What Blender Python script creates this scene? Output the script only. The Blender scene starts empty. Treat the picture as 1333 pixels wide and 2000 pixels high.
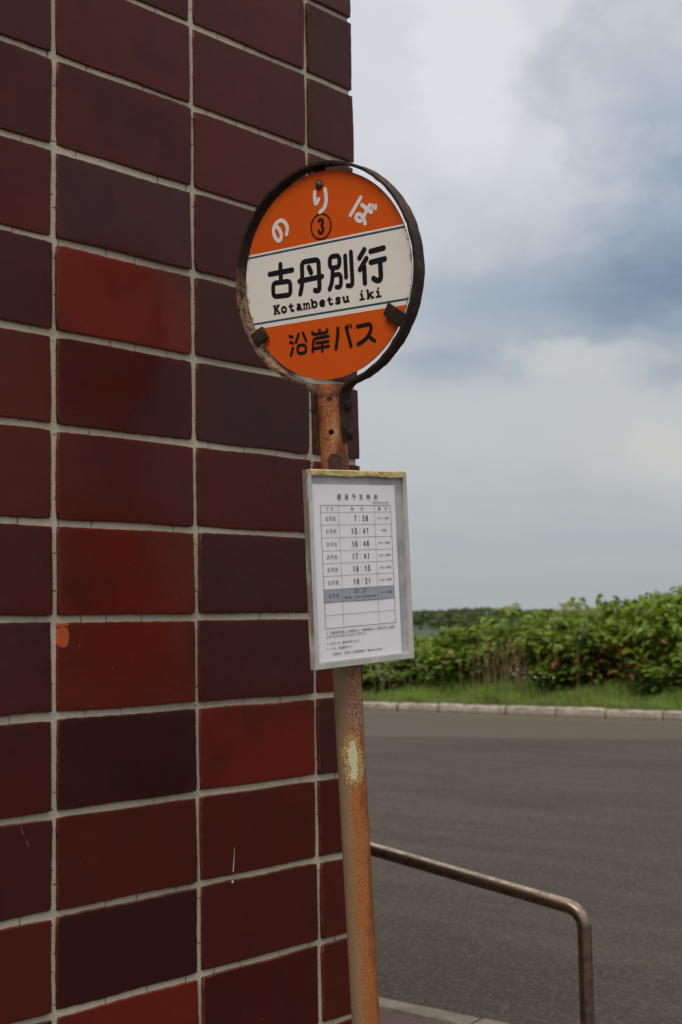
import bpy, bmesh, math, random
import numpy as np
from mathutils import Matrix, Vector
random.seed(7); RNG = np.random.default_rng(11)
sc = bpy.context.scene
R = math.radians

# ------------------------------------------------------------------ camera
cam_d = bpy.data.cameras.new('camera'); cam = bpy.data.objects.new('camera', cam_d); sc.collection.objects.link(cam)
PITCH, ROLL, EYE = R(4.72), R(-1.02), 1.55
fw = Vector((0, math.cos(PITCH), math.sin(PITCH))); up = Vector((0, -math.sin(PITCH), math.cos(PITCH))); rt = Vector((1, 0, 0))
r2 = rt*math.cos(ROLL) + up*math.sin(ROLL); u2 = -rt*math.sin(ROLL) + up*math.cos(ROLL)
cam.matrix_world = Matrix(((r2.x, u2.x, -fw.x, 0), (r2.y, u2.y, -fw.y, 0), (r2.z, u2.z, -fw.z, EYE), (0, 0, 0, 1)))
cam_d.sensor_fit = 'VERTICAL'; cam_d.sensor_height = 36; cam_d.lens = 2690/2000*36
cam_d.clip_start = .05; cam_d.clip_end = 6000
cam_d.dof.use_dof = True; cam_d.dof.focus_distance = 2.37; cam_d.dof.aperture_fstop = 8.0
sc.camera = cam

# ------------------------------------------------------------------ light
SUN_AZ, SUN_EL = R(200), R(52)          # azimuth clockwise from +Y (view direction)
sd = Vector((math.sin(SUN_AZ)*math.cos(SUN_EL), math.cos(SUN_AZ)*math.cos(SUN_EL), math.sin(SUN_EL)))
sun_d = bpy.data.lights.new('sun', 'SUN'); sun = bpy.data.objects.new('sun', sun_d); sc.collection.objects.link(sun)
sun_d.energy = 1.6; sun_d.angle = R(28); sun_d.color = (1, .95, .88)
sun.rotation_euler = sd.to_track_quat('Z', 'Y').to_euler(); sun.location = (0, -4, 9)
sc.view_settings.view_transform = 'Standard'; sc.view_settings.look = 'None'
sc.view_settings.exposure = 0.0; sc.view_settings.gamma = 1.0
try: sc.view_settings.use_curve_mapping = False
except Exception: pass

def lin(*c): return tuple(((v/255)/12.92 if v/255 <= .04045 else ((v/255+.055)/1.055)**2.4) for v in c)

class NT:
    """small helper for writing node trees"""
    def __init__(s, tree): s.t = tree; s.n = tree.nodes; s.l = tree.links
    def set(s, sock, v):
        if hasattr(v, 'links'): s.l.new(v, sock)
        elif isinstance(v, (tuple, list)) and len(v) == 3 and sock.type == 'RGBA': sock.default_value = (*v, 1)
        else: sock.default_value = v
    def new(s, kind, **kw):
        n = s.n.new(kind)
        for k, v in kw.items(): setattr(n, k, v)
        return n
    def m(s, op, a, b=0.0, c=None, clamp=False):
        n = s.new('ShaderNodeMath', operation=op, use_clamp=clamp); s.set(n.inputs[0], a); s.set(n.inputs[1], b)
        if c is not None: s.set(n.inputs[2], c)
        return n.outputs[0]
    def mix(s, f, a, b, mode='MIX'):
        n = s.new('ShaderNodeMix', data_type='RGBA', blend_type=mode); s.set(n.inputs[0], f); s.set(n.inputs[6], a); s.set(n.inputs[7], b)
        return n.outputs[2]
    def noise(s, vec, scale, detail=4, rough=.55, dim='3D', dist=0.0):
        n = s.new('ShaderNodeTexNoise', noise_dimensions=dim); n.inputs['Scale'].default_value = scale
        n.inputs['Detail'].default_value = detail; n.inputs['Roughness'].default_value = rough; n.inputs['Distortion'].default_value = dist
        if vec is not None: s.l.new(vec, n.inputs['Vector'])
        return n.outputs['Fac']
    def noisec(s, vec, scale, detail=3):
        n = s.new('ShaderNodeTexNoise'); n.inputs['Scale'].default_value = scale; n.inputs['Detail'].default_value = detail
        s.l.new(vec, n.inputs['Vector']); return n.outputs['Color']
    def ramp(s, f, stops, mode='LINEAR'):
        n = s.new('ShaderNodeValToRGB'); cr = n.color_ramp; cr.interpolation = mode
        while len(cr.elements) < len(stops): cr.elements.new(.5)
        for e, (p, c) in zip(cr.elements, stops):
            e.position = p; e.color = (*c, 1) if not isinstance(c, (int, float)) else (c, c, c, 1)
        s.set(n.inputs[0], f); return n.outputs[0]
    def mr(s, v, a, b, c=0.0, d=1.0, smooth=True):
        n = s.new('ShaderNodeMapRange', interpolation_type='SMOOTHSTEP' if smooth else 'LINEAR')
        s.set(n.inputs[0], v)
        for i, x in enumerate((a, b, c, d)): s.set(n.inputs[i+1], x)
        return n.outputs[0]
    def obj(s): return s.new('ShaderNodeTexCoord').outputs['Object']
    def sep(s, v):
        n = s.new('ShaderNodeSeparateXYZ'); s.l.new(v, n.inputs[0]); return n.outputs
    def comb(s, x, y, z):
        n = s.new('ShaderNodeCombineXYZ'); s.set(n.inputs[0], x); s.set(n.inputs[1], y); s.set(n.inputs[2], z); return n.outputs[0]
    def vm(s, op, a, b):
        n = s.new('ShaderNodeVectorMath', operation=op); s.set(n.inputs[0], a); s.set(n.inputs[1], b); return n.outputs[0]
    def attr(s, name): return s.new('ShaderNodeAttribute', attribute_name=name).outputs

# ------------------------------------------------------------------ sky
w = bpy.data.worlds.new('World'); sc.world = w; w.use_nodes = True
T = NT(w.node_tree); T.n.clear()
gen = T.new('ShaderNodeTexCoord').outputs['Generated']
nv = T.new('ShaderNodeVectorMath', operation='NORMALIZE'); T.l.new(gen, nv.inputs[0])
X, Y, Z = T.sep(nv.outputs[0])
az = T.m('MULTIPLY', T.m('ARCTAN2', X, Y), 57.2958); el = T.m('MULTIPLY', T.m('ARCSINE', Z), 57.2958)
pos = T.comb(az, T.m('MULTIPLY', el, 1.5), 0)
wz = T.noisec(pos, .13, 6)
wx, wy, _ = T.sep(wz)
fz = T.noisec(pos, .55, 6); fx, fy, _ = T.sep(fz)
azw = T.m('ADD', az, T.m('ADD', T.m('MULTIPLY', T.m('SUBTRACT', wx, .5), 6.5), T.m('MULTIPLY', T.m('SUBTRACT', fx, .5), 2.7)))
elw = T.m('ADD', el, T.m('ADD', T.m('MULTIPLY', T.m('SUBTRACT', wy, .5), 3.5), T.m('MULTIPLY', T.m('SUBTRACT', fy, .5), 1.7)))
SK = lambda *c: tuple(v*10 for v in lin(*c))       # in units of a Background strength of 0.1
base = T.ramp(T.m('DIVIDE', T.m('ADD', elw, 2), 92), [((-2+2)/92, SK(158,166,170)), (2/92, SK(164,171,174)), (5.2/92, SK(171,178,182)), (8/92, SK(185,189,190)),
    (11.5/92, SK(194,197,197)), (16/92, SK(190,197,205)), (20/92, SK(205,209,215)), (27/92, SK(215,218,222)), (50/92, tuple(17*v for v in (1,.975,.94))), (1, tuple(20*v for v in (1,.97,.93)))])
def blob(col, caz, cel, saz, sel, c, amt=1.0, hard=None):
    dx = T.m('DIVIDE', T.m('SUBTRACT', azw, caz), saz); dy = T.m('DIVIDE', T.m('SUBTRACT', elw, cel), sel)
    d = T.m('ADD', T.m('MULTIPLY', dx, dx), T.m('MULTIPLY', dy, dy))
    if hard: return T.mix(T.mr(d, hard[0], hard[1], amt, 0), col, SK(*c))
    return T.mix(T.m('MULTIPLY', T.m('EXPONENT', T.m('MULTIPLY', d, -1.0)), amt), col, SK(*c))
c = base
c = blob(c, 3.0, 21.0, 5.0, 5.0, (217,220,225), .95)     # bright left bank
c = blob(c, 5.6, 22.5, 2.4, 4.6, (226,228,231), .85, (.35, 1.5))
c = blob(c, 13.6, 21.8, 5.4, 4.4, (190,196,206), .95, (.5, 1.12))      # grey cloud, upper right, with a crisp left edge
c = blob(c, 15.2, 19.8, 3.4, 2.6, (172,183,197), .75)
c = blob(c, 8.6, 18.6, 1.7, 1.5, (216,219,225), .8, (.3, 1.4))
c = blob(c, 10.2, 17.0, 2.6, 1.7, (205,209,216), .8)
c = blob(c, 15.2, 18.2, 2.0, 1.8, (142,158,178), .8)
c = blob(c, 5.0, 16.5, 4.5, 1.5, (202,206,212), .8)
c = blob(c, 14.2, 13.9, 6.6, 2.3, (116,136,159), 1)      # dark slate band
c = blob(c, 15.5, 16.6, 3.4, 2.0, (140,157,178), .8)
c = blob(c, 6.5, 13.4, 4.5, 1.5, (150,165,182), .65)
c = blob(c, 4.6, 11.0, 3.0, 1.1, (156,168,182), .9)
c = blob(c, 10.6, 10.9, 3.0, .9, (201,203,203), .8, (.2, 1.7))
c = blob(c, 13.9, 10.6, 1.9, .8, (162,171,182), .85)
c = blob(c, 13.0, 7.2, 3.4, 1.6, (208,204,200), .75)
c = blob(c, 7.0, 8.4, 5.0, 1.6, (192,196,199), .7)
strat = T.noise(T.comb(T.m('MULTIPLY', az, .10), T.m('MULTIPLY', el, 1.1), 3.3), 1.0, 5, .5)
c = T.mix(T.mr(strat, .40, .72, 0, .10), c, SK(203,205,206))
puff = T.noise(T.comb(az, T.m('MULTIPLY', el, 1.35), 7.7), .42, 7, .58)
c = T.mix(T.m('MULTIPLY', T.mr(puff, .40, .66, 0, .46), T.mr(el, 12.5, 19)), c, T.mix(.5, c, SK(226,227,230)))
sky = T.new('ShaderNodeTexSky', sky_type='NISHITA'); sky.sun_disc = False; sky.sun_elevation = SUN_EL; sky.sun_rotation = SUN_AZ
c = T.mix(.94, sky.outputs[0], c)
bg = T.new('ShaderNodeBackground'); T.l.new(c, bg.inputs[0]); bg.inputs[1].default_value = .1
out = T.new('ShaderNodeOutputWorld'); T.l.new(bg.outputs[0], out.inputs[0])
w.cycles.sampling_method = 'AUTOMATIC'

# ------------------------------------------------------------------ helpers
def material(name, fn):
    m = bpy.data.materials.new(name); m.use_nodes = True; t = NT(m.node_tree); t.n.clear()
    p = t.new('ShaderNodeBsdfPrincipled'); o = t.new('ShaderNodeOutputMaterial'); t.l.new(p.outputs[0], o.inputs[0]); t.out = o
    fn(t, p); return m
def bump(t, p, h, dist, strength=1.0):
    b = t.new('ShaderNodeBump'); b.inputs['Strength'].default_value = strength; b.inputs['Distance'].default_value = dist
    t.l.new(h, b.inputs['Height']); t.l.new(b.outputs[0], p.inputs['Normal'])
WORLD = {}
def link(o, parent=None, mat=None):
    """mat is the object's WORLD matrix"""
    sc.collection.objects.link(o); mat = mat or Matrix()
    WORLD[o.name] = mat
    if parent is not None:
        o.parent = parent; o.matrix_basis = WORLD[parent.name].inverted() @ mat
    else: o.matrix_basis = mat
    return o
class MB:
    def __init__(s): s.v = []; s.f = []; s.mi = []
    def add(s, vs, fs, mi=0):
        b = len(s.v); s.v += [tuple(q) for q in vs]; s.f += [tuple(i+b for i in q) for q in fs]; s.mi += [mi]*len(fs)
    def box(s, x0, x1, y0, y1, z0, z1, mi=0, jit=0):
        vs = [(x, y, z) for x in (x0, x1) for y in (y0, y1) for z in (z0, z1)]
        if jit: vs = [tuple(q+random.uniform(-jit, jit) for q in v) for v in vs]
        s.add(vs, [(0,1,3,2),(4,6,7,5),(0,4,5,1),(2,3,7,6),(0,2,6,4),(1,5,7,3)], mi)
    def tube(s, pts, rad, n=20, caps=True, mi=0):
        pts = [Vector(p) for p in pts]; rings = []
        ref = None
        for i, p in enumerate(pts):
            d = (pts[min(i+1, len(pts)-1)] - pts[max(i-1, 0)]).normalized()
            if ref is None: ref = d.orthogonal().normalized()
            ref = (ref - d*ref.dot(d)).normalized(); q = d.cross(ref)
            r = rad[i] if isinstance(rad, (list, tuple)) else rad
            rings.append([p + (ref*math.cos(a) + q*math.sin(a))*r for a in [2*math.pi*k/n for k in range(n)]])
        vs = [v for rg in rings for v in rg]; fs = []
        for i in range(len(pts)-1):
            for k in range(n): fs.append((i*n+k, i*n+(k+1) % n, (i+1)*n+(k+1) % n, (i+1)*n+k))
        if caps: fs += [tuple(range(n))[::-1], tuple(range((len(pts)-1)*n, len(pts)*n))]
        s.add(vs, fs, mi)
    def build(s, name, mats, parent=None, mat=None, smooth=False, bevel=0, seg=2):
        me = bpy.data.meshes.new(name); me.from_pydata(s.v, [], s.f)
        for m in (mats if isinstance(mats, (list, tuple)) else [mats]): me.materials.append(m)
        me.polygons.foreach_set('material_index', s.mi)
        bm = bmesh.new(); bm.from_mesh(me); bmesh.ops.recalc_face_normals(bm, faces=bm.faces)
        if bevel:
            es = [e for e in bm.edges if len(e.link_faces) == 2 and e.calc_face_angle(0) > .6]
            bmesh.ops.bevel(bm, geom=es, offset=bevel, segments=seg, profile=.6, affect='EDGES')
        bm.to_mesh(me); bm.free()
        me.polygons.foreach_set('use_smooth', [bool(smooth)]*len(me.polygons))
        if smooth and smooth != 'all':
            try: me.set_sharp_from_angle(angle=R(42))
            except Exception: pass
        me.update()
        return link(bpy.data.objects.new(name, me), parent, mat)
def tri_mesh(name, verts, faces, mats, cols=None, parent=None, mat=None, smooth=False, do_link=True):
    """fast mesh from numpy arrays; cols = one colour per vertex"""
    me = bpy.data.meshes.new(name); k = faces.shape[1]
    me.vertices.add(len(verts)); me.vertices.foreach_set('co', verts.astype(np.float32).ravel())
    me.loops.add(faces.size); me.loops.foreach_set('vertex_index', faces.astype(np.int32).ravel())
    me.polygons.add(len(faces)); me.polygons.foreach_set('loop_start', np.arange(0, faces.size, k, dtype=np.int32))
    me.update(calc_edges=True); me.validate()
    for m in (mats if isinstance(mats, (list, tuple)) else [mats]): me.materials.append(m)
    if cols is not None:
        a = me.color_attributes.new('tint', 'FLOAT_COLOR', 'POINT')
        a.data.foreach_set('color', np.concatenate([cols, np.ones((len(cols), 1))], 1).astype(np.float32).ravel())
    if smooth: me.polygons.foreach_set('use_smooth', np.ones(len(faces), dtype=bool))
    o = bpy.data.objects.new(name, me)
    return link(o, parent, mat) if do_link else o
def tag(o, label=None, cat=None, group=None, kind=None):
    if label: o['label'] = label
    if cat: o['category'] = cat
    if group: o['group'] = group
    if kind: o['kind'] = kind
    return o
def empty(name, mat): 
    o = bpy.data.objects.new(name, None); o.empty_display_size = .1; return link(o, None, mat)
def frame(x, y, z, o): return Matrix(((x[0], y[0], z[0], o[0]), (x[1], y[1], z[1], o[1]), (x[2], y[2], z[2], o[2]), (0, 0, 0, 1)))
# site axes: U runs along the tiled front, N is its outward normal; P(a, b) = a*N + b*U
UX, UY = math.cos(R(48.737)), math.sin(R(48.737)); NX, NY = UY, -UX
def P(a, b, z=0): return (a*NX + b*UX, a*NY + b*UY, z)
SITE = frame((NX, NY, 0), (UX, UY, 0), (0, 0, 1), (0, 0, 0))      # local x = a, local y = b
SITEV = SITE @ Matrix.Translation((0, .98, 0))                       # the verge, its kerb and its plants

# ------------------------------------------------------------------ materials
def _grout(t, p):
    x, y, z = t.sep(t.obj()); o = t.obj()
    n = t.noise(o, 260, 3); n2 = t.noise(o, 9, 4)
    col = t.mix(n2, lin(176,168,148), lin(194,186,166)); col = t.mix(t.mr(n, .3, .75, 0, .35), col, lin(146,139,122))
    row = t.m('FLOOR', t.m('DIVIDE', t.m('SUBTRACT', z, 1.7302-.08), .16)); colm = t.m('FLOOR', t.m('DIVIDE', t.m('ADD', x, .14617), .31873))
    def crack(w_):
        v = t.new('ShaderNodeTexVoronoi', voronoi_dimensions='1D', feature='DISTANCE_TO_EDGE'); v.inputs['Scale'].default_value = 1.0
        t.set(v.inputs['W'], w_); return v.outputs['Distance']
    wob = t.m('MULTIPLY', t.m('SUBTRACT', t.noise(o, 130, 2), .5), .004)
    hx = crack(t.m('ADD', t.m('MULTIPLY', t.m('ADD', x, wob), 13.0), t.m('MULTIPLY', row, 17.31)))
    vz = crack(t.m('ADD', t.m('MULTIPLY', t.m('ADD', z, wob), 11.0), t.m('MULTIPLY', colm, 23.7)))
    fx = t.m('ABSOLUTE', t.m('SUBTRACT', t.m('FRACT', t.m('DIVIDE', t.m('ADD', x, 31.873+.14617), .31873)), .5))
    invert = t.mr(fx, .478, .482)                              # 1 inside an upright joint
    d = t.mix(invert, t.comb(hx, hx, hx), t.comb(vz, vz, vz))
    pres = t.mr(t.noise(o, 17, 2), .40, .56)
    ck = t.m('MULTIPLY', t.mr(d, .007, .021, 1, 0), pres)
    col = t.mix(t.m('MULTIPLY', ck, .78), col, lin(44,40,35))
    t.set(p.inputs['Base Color'], col); p.inputs['Roughness'].default_value = .92
    bump(t, p, t.m('SUBTRACT', t.m('ADD', n, t.m('MULTIPLY', n2, .6)), ck), .0012)
M_grout = material('grout', _grout)
def _tile(t, p):
    o = t.obj(); x, y, z = t.sep(o); tint = t.attr('tint')['Color']; rim = t.attr('rim')['Fac']; tone = t.attr('tone')['Fac']
    cloud = t.noise(t.vm('ADD', o, t.comb(t.m('MULTIPLY', tone, 9), 0, t.m('MULTIPLY', tone, 5))), 4.2, 4, .5, dist=.5)
    col = t.mix(t.mr(cloud, .36, .66, 0, .42), tint, t.mix(tone, (.036,.0105,.0100), (.078,.0125,.0085)))
    fine = t.noise(o, 480, 2); col = t.mix(t.mr(fine, .45, .8, 0, .2), col, (.016,.008,.008))
    veil = t.noise(t.vm('ADD', o, t.comb(t.m('MULTIPLY', tone, 31), 0, 0)), 7.5, 5, .6); col = t.mix(t.mr(veil, .5, .72, 0, .45), col, (.024,.0095,.0098))
    strk = t.noise(t.vm('MULTIPLY', o, (60, 60, 7)), 1, 3); col = t.mix(t.mr(strk, .55, .85, 0, .15), col, (.03,.012,.014))
    em = t.m('MULTIPLY', rim, t.mr(t.noise(o, 95, 3), .34, .66, .1, .85)); col = t.mix(em, col, (.15,.036,.016))
    # chipped glaze on one tile, a bird-dropping streak, scratches, pale flecks
    wob = t.m('MULTIPLY', t.m('SUBTRACT', t.noise(o, 34, 3), .5), .011)
    def ell(cx, cz, rx, rz):
        a = t.m('DIVIDE', t.m('ADD', t.m('SUBTRACT', x, cx), wob), rx); b = t.m('DIVIDE', t.m('SUBTRACT', z, cz), rz)
        return t.m('ADD', t.m('MULTIPLY', a, a), t.m('MULTIPLY', b, b))
    chip = t.m('MAXIMUM', t.mr(ell(-.7665, 1.5400, .0150, .0175), .93, 1.05, 1, 0), t.mr(ell(-.769, 1.5600, .0135, .0030), .9, 1.1, 1, 0))
    col = t.mix(chip, col, t.mix(t.noise(o, 150, 3), (.36,.055,.018), (.42,.085,.030)))
    def line(x0, z0, x1, z1, wd):
        L = math.hypot(x1-x0, z1-z0); dx, dz = (x1-x0)/L, (z1-z0)/L
        px = t.m('SUBTRACT', x, x0); pz = t.m('SUBTRACT', z, z0)
        s_ = t.m('ADD', t.m('MULTIPLY', px, dx), t.m('MULTIPLY', pz, dz)); q = t.m('ABSOLUTE', t.m('SUBTRACT', t.m('MULTIPLY', px, dz), t.m('MULTIPLY', pz, dx)))
        wdt = t.m('MULTIPLY', t.mr(s_, 0, L, .35, 1), wd)
        return t.m('MULTIPLY', t.m('LESS_THAN', q, wdt), t.m('MULTIPLY', t.m('GREATER_THAN', s_, 0), t.m('LESS_THAN', s_, L)))
    drop = t.m('MAXIMUM', line(-.3764, 1.1448, -.3811, 1.1008, .0011), t.mr(ell(-.382, 1.0830, .0026, .0028), .7, 1.0, 1, 0))
    col = t.mix(t.m('MULTIPLY', drop, .85), col, (.62,.58,.5))
    scr = t.m('MULTIPLY', line(-.8535, 1.2400, -.8353, 1.2045, .0016), t.mr(t.noise(o, 330, 2), .42, .6)); col = t.mix(t.m('MULTIPLY', scr, .5), col, (.3,.25,.21))
    v = t.new('ShaderNodeTexVoronoi', feature='F1'); v.inputs['Scale'].default_value = 26; t.l.new(o, v.inputs['Vector'])
    vc = t.sep(v.outputs['Color'])[0]; fleck = t.m('MULTIPLY', t.m('LESS_THAN', v.outputs['Distance'], .03), t.m('GREATER_THAN', vc, .72))
    col = t.mix(t.m('MULTIPLY', fleck, .55), col, (.32,.25,.2))
    t.set(p.inputs['Base Color'], col)
    t.set(p.inputs['Roughness'], t.m('ADD', .17, t.m('ADD', t.m('MULTIPLY', t.noise(o, 30, 4), .16), t.m('MULTIPLY', chip, .4))))
    p.inputs['Specular IOR Level'].default_value = .15
    bump(t, p, t.m('ADD', t.noise(o, 11, 3), t.m('ADD', t.m('MULTIPLY', fine, .02), t.m('MULTIPLY', chip, -.35))), .0018)
M_tile = material('glazed_tile', _tile)

def _rust(dark, mid, light, lo, hi):
    def fn(t, p):
        o = t.obj(); n = t.noise(o, 38, 6, .62); n2 = t.noise(o, 190, 4, .6)
        col = t.ramp(n, [(0, dark), (lo, dark), ((lo+hi)/2, mid), (hi, light), (1, light)])
        col = t.mix(t.mr(n2, .42, .72, 0, .5), col, tuple(q*.45 for q in dark))
        t.set(p.inputs['Base Color'], col); p.inputs['Roughness'].default_value = .78; p.inputs['Specular IOR Level'].default_value = .3
        bump(t, p, t.m('ADD', n, t.m('MULTIPLY', n2, .5)), .0016)
    return fn
def _ring(t, p):
    _rust((.018,.0105,.008), (.042,.021,.012), (.105,.050,.024), .36, .74)(t, p)
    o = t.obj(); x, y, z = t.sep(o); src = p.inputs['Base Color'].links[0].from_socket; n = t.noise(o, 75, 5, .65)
    worn_lit = t.m('MULTIPLY', t.m('MULTIPLY', t.mr(x, -.02, -.09), t.mr(z, .06, -.03)), t.m('MULTIPLY', t.mr(n, .36, .55), t.mr(t.noise(o, 14, 3), .3, .5)))  # paint remains, plus light on the lower-left inner face put into the colour
    t.set(p.inputs['Base Color'], t.mix(t.m('MULTIPLY', worn_lit, .9), src, t.mix(n, (.18,.085,.04), (.34,.22,.12))))
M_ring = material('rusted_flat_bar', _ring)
M_darksteel = material('blackened_steel', _rust((.016,.0095,.008), (.034,.018,.012), (.10,.048,.025), .40, .72))
def _pole(t, p):
    o = t.obj(); x, y, z = t.sep(o)
    n = t.noise(o, 26, 5, .6); nf = t.noise(o, 260, 4, .65); nv_ = t.noise(t.vm('MULTIPLY', o, (70, 70, 6)), 1, 4, .6)
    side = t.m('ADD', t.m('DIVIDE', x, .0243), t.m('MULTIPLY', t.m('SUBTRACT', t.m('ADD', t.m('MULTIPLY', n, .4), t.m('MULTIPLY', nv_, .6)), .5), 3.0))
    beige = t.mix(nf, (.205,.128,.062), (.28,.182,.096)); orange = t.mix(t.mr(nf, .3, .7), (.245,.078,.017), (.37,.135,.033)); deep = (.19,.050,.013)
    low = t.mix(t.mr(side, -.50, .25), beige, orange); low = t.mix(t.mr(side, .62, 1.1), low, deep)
    # under the board: red-brown rust streak beside greyed paint
    und = t.mix(t.mr(side, -.35, .15), (.20,.14,.08), t.mix(t.mr(nf, .42, .62), (.16,.052,.03), (.34,.25,.18)))
    low = t.mix(t.m('MULTIPLY', t.mr(z, 1.22, 1.29), t.mr(n, .25, .6, .55, 1)), low, und)
    # above the board: bright orange rust, right-hand shading painted into the colour, one dark flaked patch
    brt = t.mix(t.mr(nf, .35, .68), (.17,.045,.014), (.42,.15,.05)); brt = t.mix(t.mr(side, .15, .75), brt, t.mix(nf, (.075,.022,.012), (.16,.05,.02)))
    ex = t.m('DIVIDE', t.m('ADD', x, t.m('MULTIPLY', t.m('SUBTRACT', nf, .5), .012)), .0125); ez = t.m('DIVIDE', t.m('ADD', t.m('SUBTRACT', z, 1.715), t.m('MULTIPLY', t.m('SUBTRACT', n, .5), .04)), .021)
    patch = t.mr(t.m('ADD', t.m('MULTIPLY', ex, ex), t.m('MULTIPLY', ez, ez)), .8, 1.1, 1, 0)
    big = t.noise(t.vm('MULTIPLY', o, (34, 34, 15)), 1, 6, .62); brt = t.mix(t.mr(big, .50, .64, 0, .75), brt, (.085,.028,.012)); brt = t.mix(t.mr(big, .47, .34, 0, .6), brt, t.mix(nf, (.36,.17,.07), (.50,.27,.12)))
    brt = t.mix(t.m('MULTIPLY', patch, .9), brt, (.030,.014,.010))
    rimk = t.m('MULTIPLY', t.mr(z, 1.826, 1.832), t.mr(z, 1.840, 1.834)); brt = t.mix(t.m('MULTIPLY', rimk, t.mr(nf, .4, .6)), brt, (.03,.015,.01))
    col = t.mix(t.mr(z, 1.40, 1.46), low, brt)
    # remains of a torn sticker
    wob = t.m('MULTIPLY', t.m('SUBTRACT', t.noise(o, 75, 5, .7), .5), .050)
    sx = t.m('ABSOLUTE', t.m('ADD', t.m('SUBTRACT', x, .003), t.m('MULTIPLY', wob, .42))); sz = t.m('ABSOLUTE', t.m('ADD', t.m('SUBTRACT', z, 1.205), t.m('MULTIPLY', wob, .4)))
    front = t.m('LESS_THAN', y, -.004)
    def blot(rx, rz, e): return t.m('ADD', t.m('POWER', t.m('DIVIDE', sx, rx), 2.4), t.m('POWER', t.m('DIVIDE', sz, rz), e))
    edge = t.m('MULTIPLY', t.m('SUBTRACT', t.noise(o, 190, 5, .7), .5), 1.5)
    outer = t.m('MULTIPLY', front, t.mr(t.m('ADD', blot(.0195, .047, 3.2), edge), .70, 1.0, 1, 0))
    inner = t.m('MULTIPLY', front, t.mr(t.m('ADD', blot(.0078, .036, 2.4), t.m('MULTIPLY', edge, .8)), .70, .9, 1, 0))
    crust = t.ramp(t.noise(o, 420, 3, .7), [(0, (.10,.04,.015)), (.42, (.24,.10,.03)), (.52, (.42,.26,.07)), (.62, (.58,.49,.27)), (1, (.7,.62,.4))])
    col = t.mix(t.m('MULTIPLY', outer, t.mr(t.noise(o, 150, 4, .7), .30, .52)), col, crust); col = t.mix(inner, col, t.mix(nf, (.50,.47,.27), (.58,.55,.36)))
    sp = t.new('ShaderNodeTexVoronoi', feature='F1'); sp.inputs['Scale'].default_value = 60; t.l.new(o, sp.inputs['Vector'])
    fl = t.m('MULTIPLY', t.m('LESS_THAN', sp.outputs['Distance'], .09), t.m('GREATER_THAN', t.sep(sp.outputs['Color'])[0], .86)); col = t.mix(t.m('MULTIPLY', fl, .6), col, (.55,.40,.24))
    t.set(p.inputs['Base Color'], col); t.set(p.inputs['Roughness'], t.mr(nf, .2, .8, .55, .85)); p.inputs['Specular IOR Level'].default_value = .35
    bump(t, p, t.m('ADD', t.m('ADD', nf, t.m('MULTIPLY', n, .7)), t.m('SUBTRACT', t.m('MULTIPLY', outer, t.noise(o, 420, 3, .7)), t.m('MULTIPLY', patch, 1.0))), .0011)
M_pole = material('rusty_painted_pole', _pole)
def enamel(base, rough=.42, chips=.5):
    def fn(t, p):
        o = t.obj(); n = t.noise(o, 14, 4); f = t.noise(o, 300, 3); sc_ = t.noise(t.vm('MULTIPLY', o, (9, 9, 240)), 1, 3)
        col = t.mix(t.mr(n, .3, .75, 0, .25), base, tuple(q*.86+.004 for q in base)); col = t.mix(t.mr(sc_, .5, .8, 0, .12), col, tuple(q*.7 for q in base))
        v = t.new('ShaderNodeTexVoronoi', feature='F1'); v.inputs['Scale'].default_value = 60; t.l.new(o, v.inputs['Vector'])
        k = t.m('MULTIPLY', t.m('LESS_THAN', t.m('ADD', v.outputs['Distance'], t.m('MULTIPLY', f, .06)), .075), t.m('GREATER_THAN', t.sep(v.outputs['Color'])[0], .90))
        col = t.mix(t.m('MULTIPLY', k, chips), col, (.10,.07,.05) if base[2] > .2 else (.62,.56,.48))
        t.set(p.inputs['Base Color'], col); p.inputs['Roughness'].default_value = rough; p.inputs['Specular IOR Level'].default_value = .35
        rim = t.m('SQRT', t.m('ADD', t.m('MULTIPLY', t.sep(o)[0], t.sep(o)[0]), t.m('MULTIPLY', t.sep(o)[2], t.sep(o)[2])))
        if chips: 
            e = t.m('MULTIPLY', t.mr(rim, .1735, .1795), t.mr(t.noise(o, 75, 4, .65), .50, .60)); col = t.mix(e, col, t.mix(f, (.10,.045,.022), (.30,.20,.12))); t.set(p.inputs['Base Color'], col)
        bump(t, p, t.m('ADD', t.noise(o, 7, 2), t.m('MULTIPLY', f, .012)), .002)
    return fn
M_orange = material('orange_enamel', enamel((.68,.100,.0070))); M_white = material('cream_enamel', enamel((.84,.79,.71)))
M_teal = material('blue_green_stripe', enamel((.035,.085,.115))); M_black = material('black_lettering', enamel((.008,.008,.010), .5, 0)); M_whitepaint = material('white_lettering', enamel((.80,.77,.74), .45, 0))
def _alu(t, p):
    o = t.obj(); n = t.noise(o, 30, 5, .6); s_ = t.noise(t.vm('MULTIPLY', o, (160, 160, 12)), 1, 4, .6)
    col = t.mix(t.mr(n, .3, .7), (.44,.45,.42), (.56,.56,.51)); col = t.mix(t.mr(s_, .52, .75, 0, .6), col, (.30,.26,.19))
    x, y, z = t.sep(o)
    worn_lit = t.m('MULTIPLY', t.mr(x, -.1252, -.12545), t.mr(t.noise(t.vm('MULTIPLY', o, (60, 60, 14)), 1, 4, .6), .36, .58)); col = t.mix(t.m('MULTIPLY', worn_lit, .85), col, (.20,.145,.095))
    t.set(p.inputs['Base Color'], col); p.inputs['Metallic'].default_value = .25; p.inputs['Roughness'].default_value = .5
    bump(t, p, s_, .0005)
M_alu = material('weathered_aluminium', _alu)
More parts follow.
